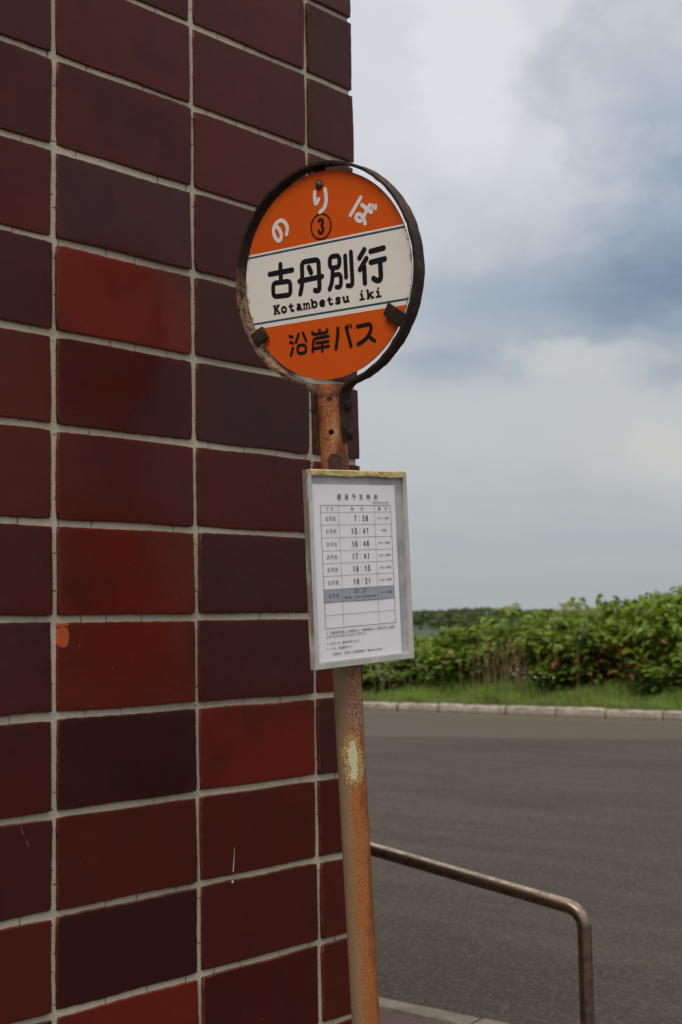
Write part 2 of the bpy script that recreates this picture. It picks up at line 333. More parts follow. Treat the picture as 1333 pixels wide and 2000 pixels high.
def plain(col, rough=.7, var=.15, scale=25, metal=0, spec=.4, bmp=0):
    def fn(t, p):
        o = t.obj(); n = t.noise(o, scale, 4, .6)
        t.set(p.inputs['Base Color'], t.mix(t.mr(n, .3, .72), col, tuple(q*(1-var) for q in col))); p.inputs['Roughness'].default_value = rough
        p.inputs['Metallic'].default_value = metal; p.inputs['Specular IOR Level'].default_value = spec
        if bmp: bump(t, p, n, bmp)
    return fn
M_panel = material('grey_backing', plain((.44,.435,.45), .6, .35, 18)); M_paper = material('paper', plain((.78,.77,.80), .8, .05, 9))
M_ink = material('ink', plain((.045,.045,.06), .8)); M_rule = material('ruled_line', plain((.10,.10,.12), .8)); M_greyrow = material('grey_row', plain((.33,.35,.385), .8, .04))
M_tape = material('yellowed_tape', plain((.62,.49,.20), .5, .35, 40, 0, .4, .002))
def _steel(t, p):
    o = t.obj(); n = t.noise(o, 45, 5, .65); b = t.noise(t.vm('MULTIPLY', o, (220, 220, 25)), 1, 3)
    t.set(p.inputs['Base Color'], t.mix(t.mr(n, .35, .7), (.30,.235,.17), (.15,.11,.08))); p.inputs['Metallic'].default_value = .9
    t.set(p.inputs['Roughness'], t.mr(n, .2, .8, .20, .38)); bump(t, p, t.m('ADD', b, n), .0004)
M_steel = material('dull_stainless_pipe', _steel); M_bolt = material('bolt_metal', plain((.28,.23,.17), .38, .4, 120, .8))
def _asphalt(t, p):
    o = t.obj(); x, y, z = t.sep(o)
    a = t.noise(o, 300, 2, .7); b = t.noise(o, 90, 3, .6); big = t.noise(o, .55, 5, .6); strk = t.noise(t.vm('MULTIPLY', o, (.35, 3.2, 1)), 1, 5, .6)
    v = t.new('ShaderNodeTexVoronoi', feature='F1'); v.inputs['Scale'].default_value = 85; t.l.new(o, v.inputs['Vector']); vr = t.sep(v.outputs['Color'])[0]
    col = t.mix(t.mr(big, .3, .7), (.040,.0325,.0262), (.050,.0408,.0328)); col = t.mix(t.mr(strk, .40, .72, 0, .75), col, (.062,.050,.039))
    y = t.m('SUBTRACT', y, t.m('MULTIPLY', t.m('ADD', x, 12.5), .42))
    far = t.mr(t.m('ADD', y, t.m('MULTIPLY', t.m('SUBTRACT', b, .5), .05)), 14.75, 14.8); col = t.mix(far, col, t.mix(big, (.068,.055,.043), (.078,.063,.049)))
    col = t.mix(t.mr(t.sep(o)[1], 18.3, 19.3, 0, .5), col, (.105,.082,.062))
    col = t.mix(t.m('MULTIPLY', t.m('GREATER_THAN', vr, .78), .28), col, (.14,.13,.12)); col = t.mix(t.m('MULTIPLY', t.m('LESS_THAN', vr, .3), .28), col, (.03,.028,.027))
    col = t.mix(t.mr(a, .5, .75, 0, .25), col, (.125,.115,.105)); col = t.mix(t.mr(b, .5, .8, 0, .3), col, (.036,.033,.031))
    seam = t.m('MULTIPLY', t.mr(y, 14.68, 14.75), t.mr(y, 14.86, 14.79)); col = t.mix(t.m('MULTIPLY', seam, .45), col, (.04,.037,.034))
    t.set(p.inputs['Base Color'], t.mix(1, col, (1.12,1.10,1.075), 'MULTIPLY')); p.inputs['Roughness'].default_value = .95; p.inputs['Specular IOR Level'].default_value = .12
    bump(t, p, t.m('ADD', t.m('MULTIPLY', v.outputs['Distance'], .8), a), .004, .8)
M_asphalt = material('asphalt', _asphalt)
def _concrete(t, p):
    o = t.obj(); n = t.noise(o, 5, 5, .65); f = t.noise(o, 70, 4, .6)
    col = t.mix(t.mr(n, .34, .68), (.40,.355,.29), (.24,.195,.15)); col = t.mix(t.mr(f, .45, .72, 0, .7), col, (.13,.10,.075)); st = t.noise(t.vm('MULTIPLY', o, (2.2, 1, 7)), 1, 6, .7); col = t.mix(t.mr(st, .52, .70, 0, .8), col, (.11,.085,.06)); lowz = t.mr(t.m('ADD', t.sep(o)[2], t.m('MULTIPLY', n, .07)), .10, .05); col = t.mix(t.m('MULTIPLY', lowz, .7), col, (.12,.085,.058))
    t.set(p.inputs['Base Color'], col); p.inputs['Roughness'].default_value = .9; bump(t, p, t.m('ADD', n, f), .006)
M_concrete = material('worn_concrete', _concrete)
def _kerbnear(t, p):
    o = t.obj(); n = t.noise(o, 9, 5, .65); f = t.noise(o, 120, 4, .6)
    col = t.mix(t.mr(n, .34, .68), (.20,.165,.125), (.125,.098,.073)); col = t.mix(t.mr(f, .48, .75, 0, .6), col, (.06,.048,.037))
    t.set(p.inputs['Base Color'], col); p.inputs['Roughness'].default_value = .9; bump(t, p, t.m('ADD', n, f), .005)
M_kerbnear = material('grimy_concrete', _kerbnear)
def _paver(t, p):
    o = t.obj(); b = t.new('ShaderNodeTexBrick'); b.inputs['Scale'].default_value = 1; b.inputs['Brick Width'].default_value = .2; b.inputs['Row Height'].default_value = .1
    b.inputs['Mortar Size'].default_value = .004; t.l.new(o, b.inputs['Vector']); t.set(b.inputs['Color1'], (.085,.030,.022)); t.set(b.inputs['Color2'], (.060,.025,.020)); t.set(b.inputs['Mortar'], (.05,.04,.034))
    n = t.noise(o, 6, 5); f = t.noise(o, 210, 3); col = t.mix(t.mr(n, .35, .75, 0, .5), b.outputs[0], (.075,.052,.042)); col = t.mix(t.mr(f, .5, .8, 0, .4), col, (.03,.02,.018))
    t.set(p.inputs['Base Color'], col); p.inputs['Roughness'].default_value = .85; bump(t, p, t.m('SUBTRACT', f, t.m('MULTIPLY', b.outputs['Fac'], 2)), .002)
M_paver = material('red_brick_paving', _paver)
def leafy(trans=.30, rough=.5, spec=.3):
    def fn(t, p):
        tint = t.attr('tint')['Color']; o = t.obj(); n = t.noise(o, 30, 2)
        col = t.mix(t.mr(n, .3, .7, 0, .3), tint, t.mix(.5, tint, (.03,.05,.012)))
        t.set(p.inputs['Base Color'], col); p.inputs['Roughness'].default_value = rough; p.inputs['Specular IOR Level'].default_value = spec
        tr = t.new('ShaderNodeBsdfTranslucent'); t.l.new(t.mix(1, col, (1.25,1.35,.7), 'MULTIPLY'), tr.inputs[0])
        mx = t.new('ShaderNodeMixShader'); mx.inputs[0].default_value = trans; t.l.new(p.outputs[0], mx.inputs[1]); t.l.new(tr.outputs[0], mx.inputs[2]); t.l.new(mx.outputs[0], t.out.inputs[0])
    return fn
M_leaf = material('leaf', leafy(.28, .6, .12)); M_grass = material('grass_blade', leafy(.3, .6, .2)); M_stem = material('stem', leafy(.0, .7, .2)); M_wood = material('far_leaf', leafy(.1, .8, .1))
M_soil = material('verge_soil', plain((.040,.052,.018), .95, .45, 3)); M_hill = material('hill_ground', plain((.035,.052,.022), .95, .3, .2))
M_stalk = material('flower_stalk', plain((.07,.11,.03), .8)); M_petal = material('white_petal', plain((.72,.72,.68), .7))

# ------------------------------------------------------------------ setting
def slab(name, x0, x1, y0, y1, z0, z1, mat, **k):
    b = MB(); b.box(x0, x1, y0, y1, z0, z1); return tag(b.build(name, mat, None, SITE, **k), kind='structure')
b = MB(); b.add([(-1500,-1500,0),(1500,-1500,0),(1500,1500,0),(-1500,1500,0)], [(0,1,2,3)]); tag(b.build('road', M_asphalt, None, SITE), kind='structure')
slab('pavement', -40, 14, -14, 4.045, -.1, .118, M_paver)
def kerb(name, y0, y1, z1, a0, a1, lens, seedk, h=.012, mat=None, site=SITE):
    rr = random.Random(seedk); b = MB(); a = a0
    while a < a1:
        L = rr.choice(lens)*rr.uniform(.94, 1.06); gap = rr.uniform(.010, .030)*h/.014; n = max(3, int(L/.09)); prof = []
        dy, dz, tw = rr.uniform(-.012, .012)*h/.012, rr.uniform(-.008, .006)*h/.012, rr.uniform(-.01, .01)
        for i in range(n+1):
            x = a + (L-gap)*i/n; e = 1 if 0 < i < n else 0
            j = lambda s_: rr.uniform(-s_, s_)*h/.012
            y_ = dy + tw*(i/n-.5)
            prof.append([(x, y0+y_, -.05), (x, y0+y_+j(.004), z1*.45), (x, y0+y_+.006+j(.006), z1-.022+dz+j(.006)), (x, y0+y_+.026+j(.006), z1+dz-.003*(1-e)+j(.004)), (x, y1-.02+y_, z1+dz+j(.004)), (x, y1+y_, z1+dz-.012), (x, y1+y_, -.05)])
        vs = [q for pr in prof for q in pr]; m = 7; fs = []
        for i in range(n):
            for k in range(m-1): fs.append((i*m+k, i*m+k+1, (i+1)*m+k+1, (i+1)*m+k))
        fs += [tuple(range(m)), tuple(range(n*m, n*m+m))[::-1]]
        b.add(vs, fs); a += L
    return tag(b.build(name, mat, None, site, smooth=True), kind='structure')
kerb('pavement_kerb', 4.05, 4.19, .122, -14, 14, (.6, .6, .61), 3, .007, M_kerbnear)
kerb('verge_kerb', 18.45, 18.63, .148, -46, 14, (.55, .7, .95, .95), 5, .022, M_concrete, SITEV)
# verge: a bank that rises behind the kerb
ga = np.concatenate([[-600, -300, -150], np.linspace(-75, 25, 101), [80, 200, 600]]); gb = np.array([18.6, 18.9, 19.4, 20, 20.6, 21.3, 22.2, 24, 27, 31, 40, 70, 200, 600])
def ground_z(a, b): return .125 + .24*np.clip((b-18.6)/3.2, 0, 1) + .03*np.sin(a*1.3+b) * np.clip((b-18.7)/1.5, 0, 1)
A_, B_ = np.meshgrid(ga, gb); vv = np.stack([A_, B_, ground_z(A_, B_)], -1).reshape(-1, 3); na = len(ga)
ff = np.array([(j*na+i, j*na+i+1, (j+1)*na+i+1, (j+1)*na+i) for j in range(len(gb)-1) for i in range(na-1)])
tag(tri_mesh('verge', vv, ff, M_soil, None, None, SITEV, True), kind='structure')
# low wooded rise on the horizon
def hill_z(x): return 2.6 + 1.3*np.exp(-((x-44)/16)**2) + .9*np.exp(-((x-22)/9)**2) - .8*np.clip((x-60)/40, 0, 1) + .35*np.sin(x*.21) - 1.2*np.clip((22-x)/30, 0, 1.5)
HX = np.linspace(-260, 320, 120); HY = np.array([290, 340, 400, 460, 560]); X_, Y_ = np.meshgrid(HX, HY)
prof = np.array([0, .5, .9, 1, .2])[:, None]; vv = np.stack([X_, Y_+.1*X_, .02+hill_z(X_)*prof], -1).reshape(-1, 3); n_ = len(HX)
ff = np.array([(j*n_+i, j*n_+i+1, (j+1)*n_+i+1, (j+1)*n_+i) for j in range(4) for i in range(n_-1)])
tag(tri_mesh('hills', vv, ff, M_hill, None, None, Matrix(), True), kind='structure')
def leaf_cards(c, size, nrm_jit, rng):
    """square-ish leaf clumps at points c, random facing; returns verts, faces (quads)"""
    n = len(c); u = rng.normal(size=(n, 3)); u[:, 2] *= nrm_jit; u /= np.linalg.norm(u, axis=1)[:, None]
    v = np.cross(u, rng.normal(size=(n, 3))); v /= np.linalg.norm(v, axis=1)[:, None]; s_ = size[:, None]
    q = np.stack([c-u*s_*.5-v*s_*.28, c+u*s_*.15-v*s_*.42, c+u*s_*.55+v*s_*.1, c-u*s_*.1+v*s_*.45], 1)
    return q.reshape(-1, 3), np.arange(n*4).reshape(-1, 4)
vs, fs, cs = [], [], []; nb = 0; rg = np.random.default_rng(5)
for k in range(1700):
    x = rg.uniform(-190, 190); y = 296 + 165*rg.random()**.7; z0 = hill_z(np.array([x]))[0]*np.interp(y, [290, 340, 400, 460], [0, .5, .9, 1])
    rx, rz = rg.uniform(1.5, 3.4), rg.uniform(1.0, 2.1); n = 110
    d = rg.normal(size=(n, 3)); d /= np.linalg.norm(d, axis=1)[:, None]; d[:, 2] = np.abs(d[:, 2])*.95 - .12
    c_ = np.array([x, y+.1*x, z0+.3]) + d*np.array([rx, rx, rz*1.35])*rg.uniform(.72, 1.05, size=(n, 1))
    q, f_ = leaf_cards(c_, rg.uniform(.45, 1.05, n), .8, rg); base_c = np.array([.075, .100, .044])*rg.uniform(.75, 1.3)*np.array([rg.uniform(.85, 1.2), 1, rg.uniform(.8, 1.2)])
    vs.append(q); fs.append(f_+nb); nb += len(q); cs.append(np.repeat(base_c*rg.uniform(.75, 1.3, size=(n, 1)), 4, 0))
tag(tri_mesh('far_woodland', np.concatenate(vs), np.concatenate(fs), M_wood, np.concatenate(cs)), 'dark green wooded ridge on the horizon beyond the thicket', 'woodland', kind='stuff')

# ------------------------------------------------------------------ tiled building
WO = (.04063, 2.87397, 0); WALL = frame((UX, UY, 0), (-NX, -NY, 0), (0, 0, 1), WO)     # local x along the front (corner at 0), y into the wall
wall_root = tag(empty('tiled_building', frame((UX, UY, 0), (-NX, -NY, 0), (0, 0, 1), (WO[0], WO[1], .118))), 'building corner clad in dark red glazed tiles with pale grey grout', 'building')
W_, H_, Z6 = .31873, .16, 1.7302
b = MB(); b.box(-4.4, -.0058, .0058, 5.2, .10, 4.05); b.build('wall', M_grout, wall_root, WALL)
b = MB(); b.box(-4.5, .06, -.06, 5.3, 4.05, 4.2); b.build('roof_slab', M_concrete, wall_root, WALL, bevel=.01)
COL = {'D': (.056,.0100,.0072), 'M': (.076,.0128,.0084), 'R': (.120,.0140,.0074), 'P': (.050,.0120,.0105), 'B': (.044,.0145,.0150), 'K': (.032,.0082,.0070)}
GRID = {0: 'DMPMMPMMDPDPMK', 1: 'MDMMBRDMRRKDKR', 2: 'MMMMDPBMBPRMMD', 3: 'DDDDBPPDRMPDMM'}      # rows downward from the top of the picture
tv, tf, tt, trim_, ttone = [], [], [], [], []
def add_tile(org, ex, ez, on, w_, h_, col, rr):
    """one tile: org = lower-left corner, ex/ez in-plane, on = outward; irregular pressed edges"""
    org, ex, ez, on = map(np.array, (org, ex, ez, on)); pts = []
    ph = [rr.uniform(0, 6.28) for _ in range(8)]; am = [rr.uniform(.0003, .0011) for _ in range(4)]; cr = rr.uniform(.0004, .0020)
    nx, nz = max(4, int(w_/.018)), max(4, int(h_/.018))
    wob = lambda s_, k: am[k]*math.sin(s_*rr_f[k]+ph[k]) + .0004*math.sin(s_*170+ph[k+4]) + rr.uniform(-.00025, .00025)
    rr_f = [rr.uniform(14, 34) for _ in range(4)]
    for i in range(nx): pts.append((w_*i/nx, wob(w_*i/nx, 0)))
    for i in range(nz): pts.append((w_+wob(h_*i/nz, 1), h_*i/nz))
    for i in range(nx): pts.append((w_-w_*i/nx, h_+wob(w_*i/nx, 2)))
    for i in range(nz): pts.append((wob(h_*i/nz, 3), h_-h_*i/nz))
    ctr = (w_/2, h_/2); m = len(pts); base = len(tv)
    # soften the four corners
    for i0 in (0, nx, nx+nz, 2*nx+nz):
        x, z = pts[i0]; pts[i0] = (x + (cr if x < ctr[0] else -cr)*.8, z + (cr if z < ctr[1] else -cr)*.8)
    tlt = (rr.uniform(-.0016, .0016), rr.uniform(-.0016, .0016)); off = rr.uniform(-.0004, .0004)
    for ins, dep, rm in ((0, -.0100, 1), (0, -.0016, 1), (.0007, -.0004, .8), (.0018, 0, .10), (.008, .00003, 0), (.045, .00003, 0)):
        for (x, z) in pts:
            sx = (1-2*ins/w_) if w_ > .1 else (1-2*ins/w_); sz = 1-2*ins/h_
            X2, Z2 = ctr[0]+(x-ctr[0])*max(sx, .1), ctr[1]+(z-ctr[1])*max(sz, .1)
            d = dep + off + (X2-ctr[0])/w_*tlt[0]*2 + (Z2-ctr[1])/h_*tlt[1]*2
            tv.append(tuple(org + ex*X2 + ez*Z2 + on*d)); trim_.append(rm); tt.append(col)
    tone = rr.random(); ttone.extend([tone]*(6*m))
    for L in range(5):
        for i in range(m): tf.append((base+L*m+i, base+L*m+(i+1) % m, base+(L+1)*m+(i+1) % m, base+(L+1)*m+i))
    tf.append(tuple(base+5*m+i for i in range(m)))
rr = random.Random(21); G_ = .0060
for k in range(-9, 16):
    z0, z1 = Z6-(k+1-6)*H_, Z6-(k-6)*H_
    z0 = max(z0, .10)
    if z1 > 4.04 or z1-z0 < .05: continue
    for j in range(-10, 4):                     # column j spans grout line j-1 to j; the last one is the short corner tile
        x1 = -.14617-(2-j)*W_ if j < 3 else 0; x0 = -.14617-(2-(j-1))*W_ if j < 3 else -.14617
        if x1 < -4.3: continue
        ch = GRID[j][k+2] if j in GRID and -2 <= k < 12 else rr.choice('DDMMMPPRRBK')
        cl = np.array(COL[ch])*rr.uniform(.9, 1.12)
        jx, jz, gl = rr.uniform(-.0012, .0012), rr.uniform(-.0010, .0010), rr.uniform(-.0006, .0006)
        right = x1-G_+jx if j < 3 else 0
        add_tile((x0+G_+jx+gl, 0, z0+G_+jz), (1, 0, 0), (0, 0, 1), (0, -1, 0), right-(x0+G_+jx+gl), z1-z0-2*G_+rr.uniform(-.001, .001), tuple(cl), rr)
    y0 = .0125; first = True
    while y0 < 4.8:                             # return face
        y1 = y0 + (.3 if first else W_); first = False
        cl = np.array(COL[rr.choice('DDMMMPPRRBK')])*rr.uniform(.9, 1.12)
        add_tile((0, y0 if y0 < .02 else y0+G_, z0+G_), (0, 1, 0), (0, 0, 1), (1, 0, 0), y1-y0-(G_ if y0 < .02 else 2*G_), z1-z0-2*G_, tuple(cl), rr); y0 = y1
me = bpy.data.meshes.new('tiles'); me.from_pydata(tv, [], tf); me.materials.append(M_tile)
a = me.color_attributes.new('tint', 'FLOAT_COLOR', 'POINT'); a.data.foreach_set('color', np.concatenate([np.array(tt), np.ones((len(tt), 1))], 1).astype(np.float32).ravel())
for nm, dat in (('rim', trim_), ('tone', ttone)):
    q = me.attributes.new(nm, 'FLOAT', 'POINT'); q.data.foreach_set('value', np.array(dat, dtype=np.float32))
me.polygons.foreach_set('use_smooth', [True]*len(me.polygons)); bm = bmesh.new(); bm.from_mesh(me); bmesh.ops.recalc_face_normals(bm, faces=bm.faces); bm.to_mesh(me); bm.free()
tiles = link(bpy.data.objects.new('tiles', me), wall_root, WALL); tiles.modifiers.new('weighted', 'WEIGHTED_NORMAL')

# ------------------------------------------------------------------ bus stop sign
PB, PT = Vector((.0555, 2.455, .118)), Vector((-.0143, 2.3725, 1.967))
pz = (PT-PB).normalized(); pl = (PT-PB).length; py = (Vector((0, 1, 0)) - pz*pz.y).normalized(); px_ = py.cross(pz)
PM = frame(px_, py, pz, PB)
stop = tag(empty('bus_stop_sign', frame((1,0,0), (0,1,0), (0,0,1), PB)), 'rusty bus stop pole with round orange and white sign and framed timetable', 'bus stop sign')
b = MB(); N_ = 48; zs = list(np.linspace(0, pl, 40)); ro, ri = .0243, .0212; vs = []
for r_ in (ro, ri):
    for z in zs: vs += [(r_*math.cos(2*math.pi*k/N_), r_*math.sin(2*math.pi*k/N_), z) for k in range(N_)]
nz = len(zs); o2 = nz*N_; fs = []
for i in range(nz-1):
    for k in range(N_):
        k2 = (k+1) % N_; fs.append((i*N_+k, i*N_+k2, (i+1)*N_+k2, (i+1)*N_+k)); fs.append((o2+i*N_+k, o2+(i+1)*N_+k, o2+(i+1)*N_+k2, o2+i*N_+k2))
for i, fl in ((0, 1), (nz-1, 0)):
    for k in range(N_): k2 = (k+1) % N_; fs.append((i*N_+k, o2+i*N_+k, o2+i*N_+k2, i*N_+k2) if fl else (i*N_+k, i*N_+k2, o2+i*N_+k2, o2+i*N_+k))
b.add(vs, fs); pole = b.build('pole', M_pole, stop, PM, smooth=True)
cut = MB()
for z in (1.826-.0, 1.769): 
    a_ = R(-98); d = Vector((math.cos(a_), math.sin(a_), 0)); cut.tube([d*.012+Vector((0,0,z)), d*.03+Vector((0,0,z))], .0048, 20)
cutter = cut.build('cutter', M_pole, None, PM)
md = pole.modifiers.new('holes', 'BOOLEAN'); md.operation = 'DIFFERENCE'; md.object = cutter; md.solver = 'EXACT'
bpy.context.view_layer.update(); dg = bpy.context.evaluated_depsgraph_get()
nm_ = bpy.data.meshes.new_from_object(pole.evaluated_get(dg)); pole.modifiers.clear(); pole.data = nm_; bpy.data.objects.remove(cutter)
nm_.polygons.foreach_set('use_smooth', [True]*len(nm_.polygons)); nm_.set_sharp_from_angle(angle=R(42))
b = MB(); b.tube([(0,0,-.01),(0,0,.05),(0,0,.07)], [.16,.155,.12], 40); b.build('base', M_concrete, stop, frame((1,0,0),(0,1,0),(0,0,1),PB), smooth=True)

DM = Matrix(((0.80225,0.59497,-0.04907,-0.01976),(-0.59673,0.79678,-0.09512,2.34417),(-0.0175,0.10559,0.99426,2.15495),(0,0,0,1)))
# ring: one flat bar bent round, its two ends running down both sides of the pole
RC, RX, RZ = .1918, .0008, -.0006; px0, lg = -.0085, .0272
path = [(px0-lg, -.2950), (px0-lg, -.262), (px0-lg, -.230), (px0-lg-.001, -.207), (px0-lg-.006, -.1965)]
a0, a1 = math.atan2(-.187, px0-lg-.018-RX), math.atan2(-.187, px0+lg+.018-RX)
a0 = a0 + (2*math.pi if a0 < 0 else 0); a1 = a1 + 2*math.pi if a1 < 0 else a1
span = 2*math.pi - (a1-a0); NS = 110
for i in range(NS+1):
    a_ = a0 - span*i/NS; path.append((RX+RC*math.cos(a_), RZ+RC*math.sin(a_)))
path += [(px0+lg+.006, -.1965), (px0+lg+.001, -.207), (px0+lg, -.230), (px0+lg, -.262), (px0+lg, -.2890)]
rr = random.Random(4); vs, fs = [], []; prof = [(-1, -1), (-1, -.35), (-1, .35), (-1, 1), (1, 1), (1, .35), (1, -.35), (1, -1)]
for i, (x, z) in enumerate(path):
    p0, p1 = path[max(i-1, 0)], path[min(i+1, len(path)-1)]; tx, tz = p1[0]-p0[0], p1[1]-p0[1]; L = math.hypot(tx, tz); nx_, nz_ = tz/L, -tx/L
    q = min(1, max(0, (-.150-z)/.06)); yc, hd = .0015+.0060*q, .0138
    for (s_, d) in prof:
        th = .0023 + rr.uniform(-.0005, .0009); vs.append((x+nx_*s_*th, yc+d*hd+rr.uniform(-.0008, .0008), z+nz_*s_*th))
m = len(prof)
for i in range(len(path)-1):
    for k in range(m): fs.append((i*m+k, i*m+(k+1) % m, (i+1)*m+(k+1) % m, (i+1)*m+k))
fs += [tuple(range(m)), tuple(range(len(vs)-m, len(vs)))[::-1]]
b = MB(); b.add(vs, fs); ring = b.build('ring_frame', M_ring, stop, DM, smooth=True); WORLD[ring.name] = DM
def hexbolt(c_, ax, r_=.0075, h=.006, shank=.004):
    b = MB(); c_ = Vector(c_); ax = Vector(ax).normalized()
    b.tube([c_, c_+ax*.0015], r_*1.35, 18); b.tube([c_+ax*.0015, c_+ax*(.0015+h*.85), c_+ax*(.0015+h)], [r_, r_, r_*.86], 6); b.tube([c_+ax*(.0014+h), c_+ax*(.0014+h+shank)], r_*.5, 10)
    return b
for zz in (-.226, -.276):
    hexbolt((px0+lg+.0026, .008, zz), (1, -.1, 0), .0085, .0065, .003).build('bolt', M_darksteel, ring, DM)
    hexbolt((px0-lg-.0026, .008, zz-.004), (-1, 0, 0), .0085, .007, .005).build('bolt', M_darksteel, ring, DM)
def clamp(ang, r0, r1, wd, skew):
    """steel tab welded inside the ring, folded over the face of the plate"""
    c, s_ = math.cos(ang), math.sin(ang); b = MB(); rr = random.Random(int(wd*1e5)); prof = [(r0, -.0062), (r0-.004, -.0072), (r1+.006, -.0054), (r1, -.0040)]
    vs = []
    for (r_, y) in prof:
        for dy in (-.0042, .0016):
            for t_ in (-.5, .5):
                tt_ = t_*wd*(1-.08*(r0-r_)/(r0-r1)) + skew*(r0-r_); vs.append((c*r_-s_*tt_, y+dy, s_*r_+c*tt_))
    fs = []
    for i in range(3):
        q = i*4; fs += [(q, q+1, q+5, q+4), (q+2, q+6, q+7, q+3), (q, q+4, q+6, q+2), (q+1, q+3, q+7, q+5)]
    fs += [(0, 2, 3, 1), (12, 13, 15, 14)]; b.add(vs, fs)
    lg_ = MB(); return b.build('clamp', M_darksteel, ring, DM, bevel=.0008)
clamp(math.atan2(-.092, -.157), .190, .1600, .0265, 0); clamp(math.atan2(-.0865, .140), .190, .1465, .0245, .06)
# plate in colour bands
RD = .1795; cuts = [(-RD, M_orange), (-.0725, M_white), (-.0655, M_teal), (-.0616, M_white), (.0539, M_teal), (.0577, M_white), (.0608, M_orange)]
plate = MB(); mats = [M_orange, M_white, M_teal]
for i, (z0, mt) in enumerate(cuts):
    z1 = cuts[i+1][0] if i+1 < len(cuts) else RD; n = max(1, int((z1-z0)/.004)); q = [z0+(z1-z0)*k/n for k in range(n+1)]
    if z0 <= -RD: q = [-RD*math.cos(k/24*math.acos(-z1/RD)) for k in range(25)]
    if z1 >= RD: q = [RD*math.cos((24-k)/24*math.acos(z0/RD)) for k in range(25)]
    Lp = [(-math.sqrt(max(0, RD*RD-z*z)), 0, z) for z in q]; Rp = [(math.sqrt(max(0, RD*RD-z*z)), 0, z) for z in q]
    loop = Lp + Rp[::-1]; dd = []
    for v in loop:
        if not dd or (Vector(v)-Vector(dd[-1])).length > 1e-6: dd.append(v)
    if (Vector(dd[0])-Vector(dd[-1])).length < 1e-6: dd.pop()
    plate.add(dd, [tuple(range(len(dd)))], mats.index(mt))
n = 160; vs = []
for y in (0, .0016): vs += [(RD*math.cos(2*math.pi*k/n), y, RD*math.sin(2*math.pi*k/n)) for k in range(n)]
plate.add(vs, [(k, (k+1) % n, n+(k+1) % n, n+k) for k in range(n)] + [tuple(range(n, 2*n))], 3)
sign = plate.build('sign_plate', mats+[M_darksteel], stop, DM); WORLD[sign.name] = DM
b = MB(); b.box(-.012, .012, .0022, .0052, .125, .1885); b.build('mounting_strap', M_darksteel, ring, DM, bevel=.0006)
bb = hexbolt((.0002, -.0003, .1577), (0, -1, 0), .0062, .0028, .0032); bb.build('bolt', M_bolt, sign, DM, smooth=True)

LAYER = [0]
def ribbon(b, pts, wd, y0, closed=False, cap='round', r_=.0035, mi=0):
    """flat painted stroke along pts (x, z); each piece lies a hair in front of the one before"""
    pts = [np.array(q, float) for q in pts]
    for it, rad in enumerate((r_, r_*.45)):
        q = []; n = len(pts)
        for i, p_ in enumerate(pts):
            if not closed and i in (0, n-1): q.append(p_); continue
            a_, c_ = pts[i-1], pts[(i+1) % n]; la, lc = np.linalg.norm(a_-p_), np.linalg.norm(c_-p_)
            q += [p_+(a_-p_)*min(.33, rad/la), p_+(c_-p_)*min(.33, rad/lc)]
        pts = q
    n = len(pts); h = wd/2
    def lay(): LAYER[0] += 1; return y0 - (LAYER[0] % 400)*1.2e-6
    def disc(c_):
        y = lay(); k = 18; b.add([(c_[0]+h*math.cos(2*math.pi*i/k), y, c_[1]+h*math.sin(2*math.pi*i/k)) for i in range(k)], [tuple(range(k))], mi)
    nrm = []
    for i in range(n):
        a_ = pts[i-1] if (closed or i) else pts[i]; c_ = pts[(i+1) % n] if (closed or i < n-1) else pts[i]; d = c_-a_; d = d/np.linalg.norm(d); nrm.append(np.array([-d[1], d[0]]))
    for i in range(n if closed else n-1):
        j = (i+1) % n; y = lay(); A, B = pts[i], pts[j]
        b.add([(q[0], y, q[1]) for q in (A+nrm[i]*h, B+nrm[j]*h, B-nrm[j]*h, A-nrm[i]*h)], [(0,1,2,3)], mi)
    if cap == 'round' and not closed: disc(pts[0]); disc(pts[-1])
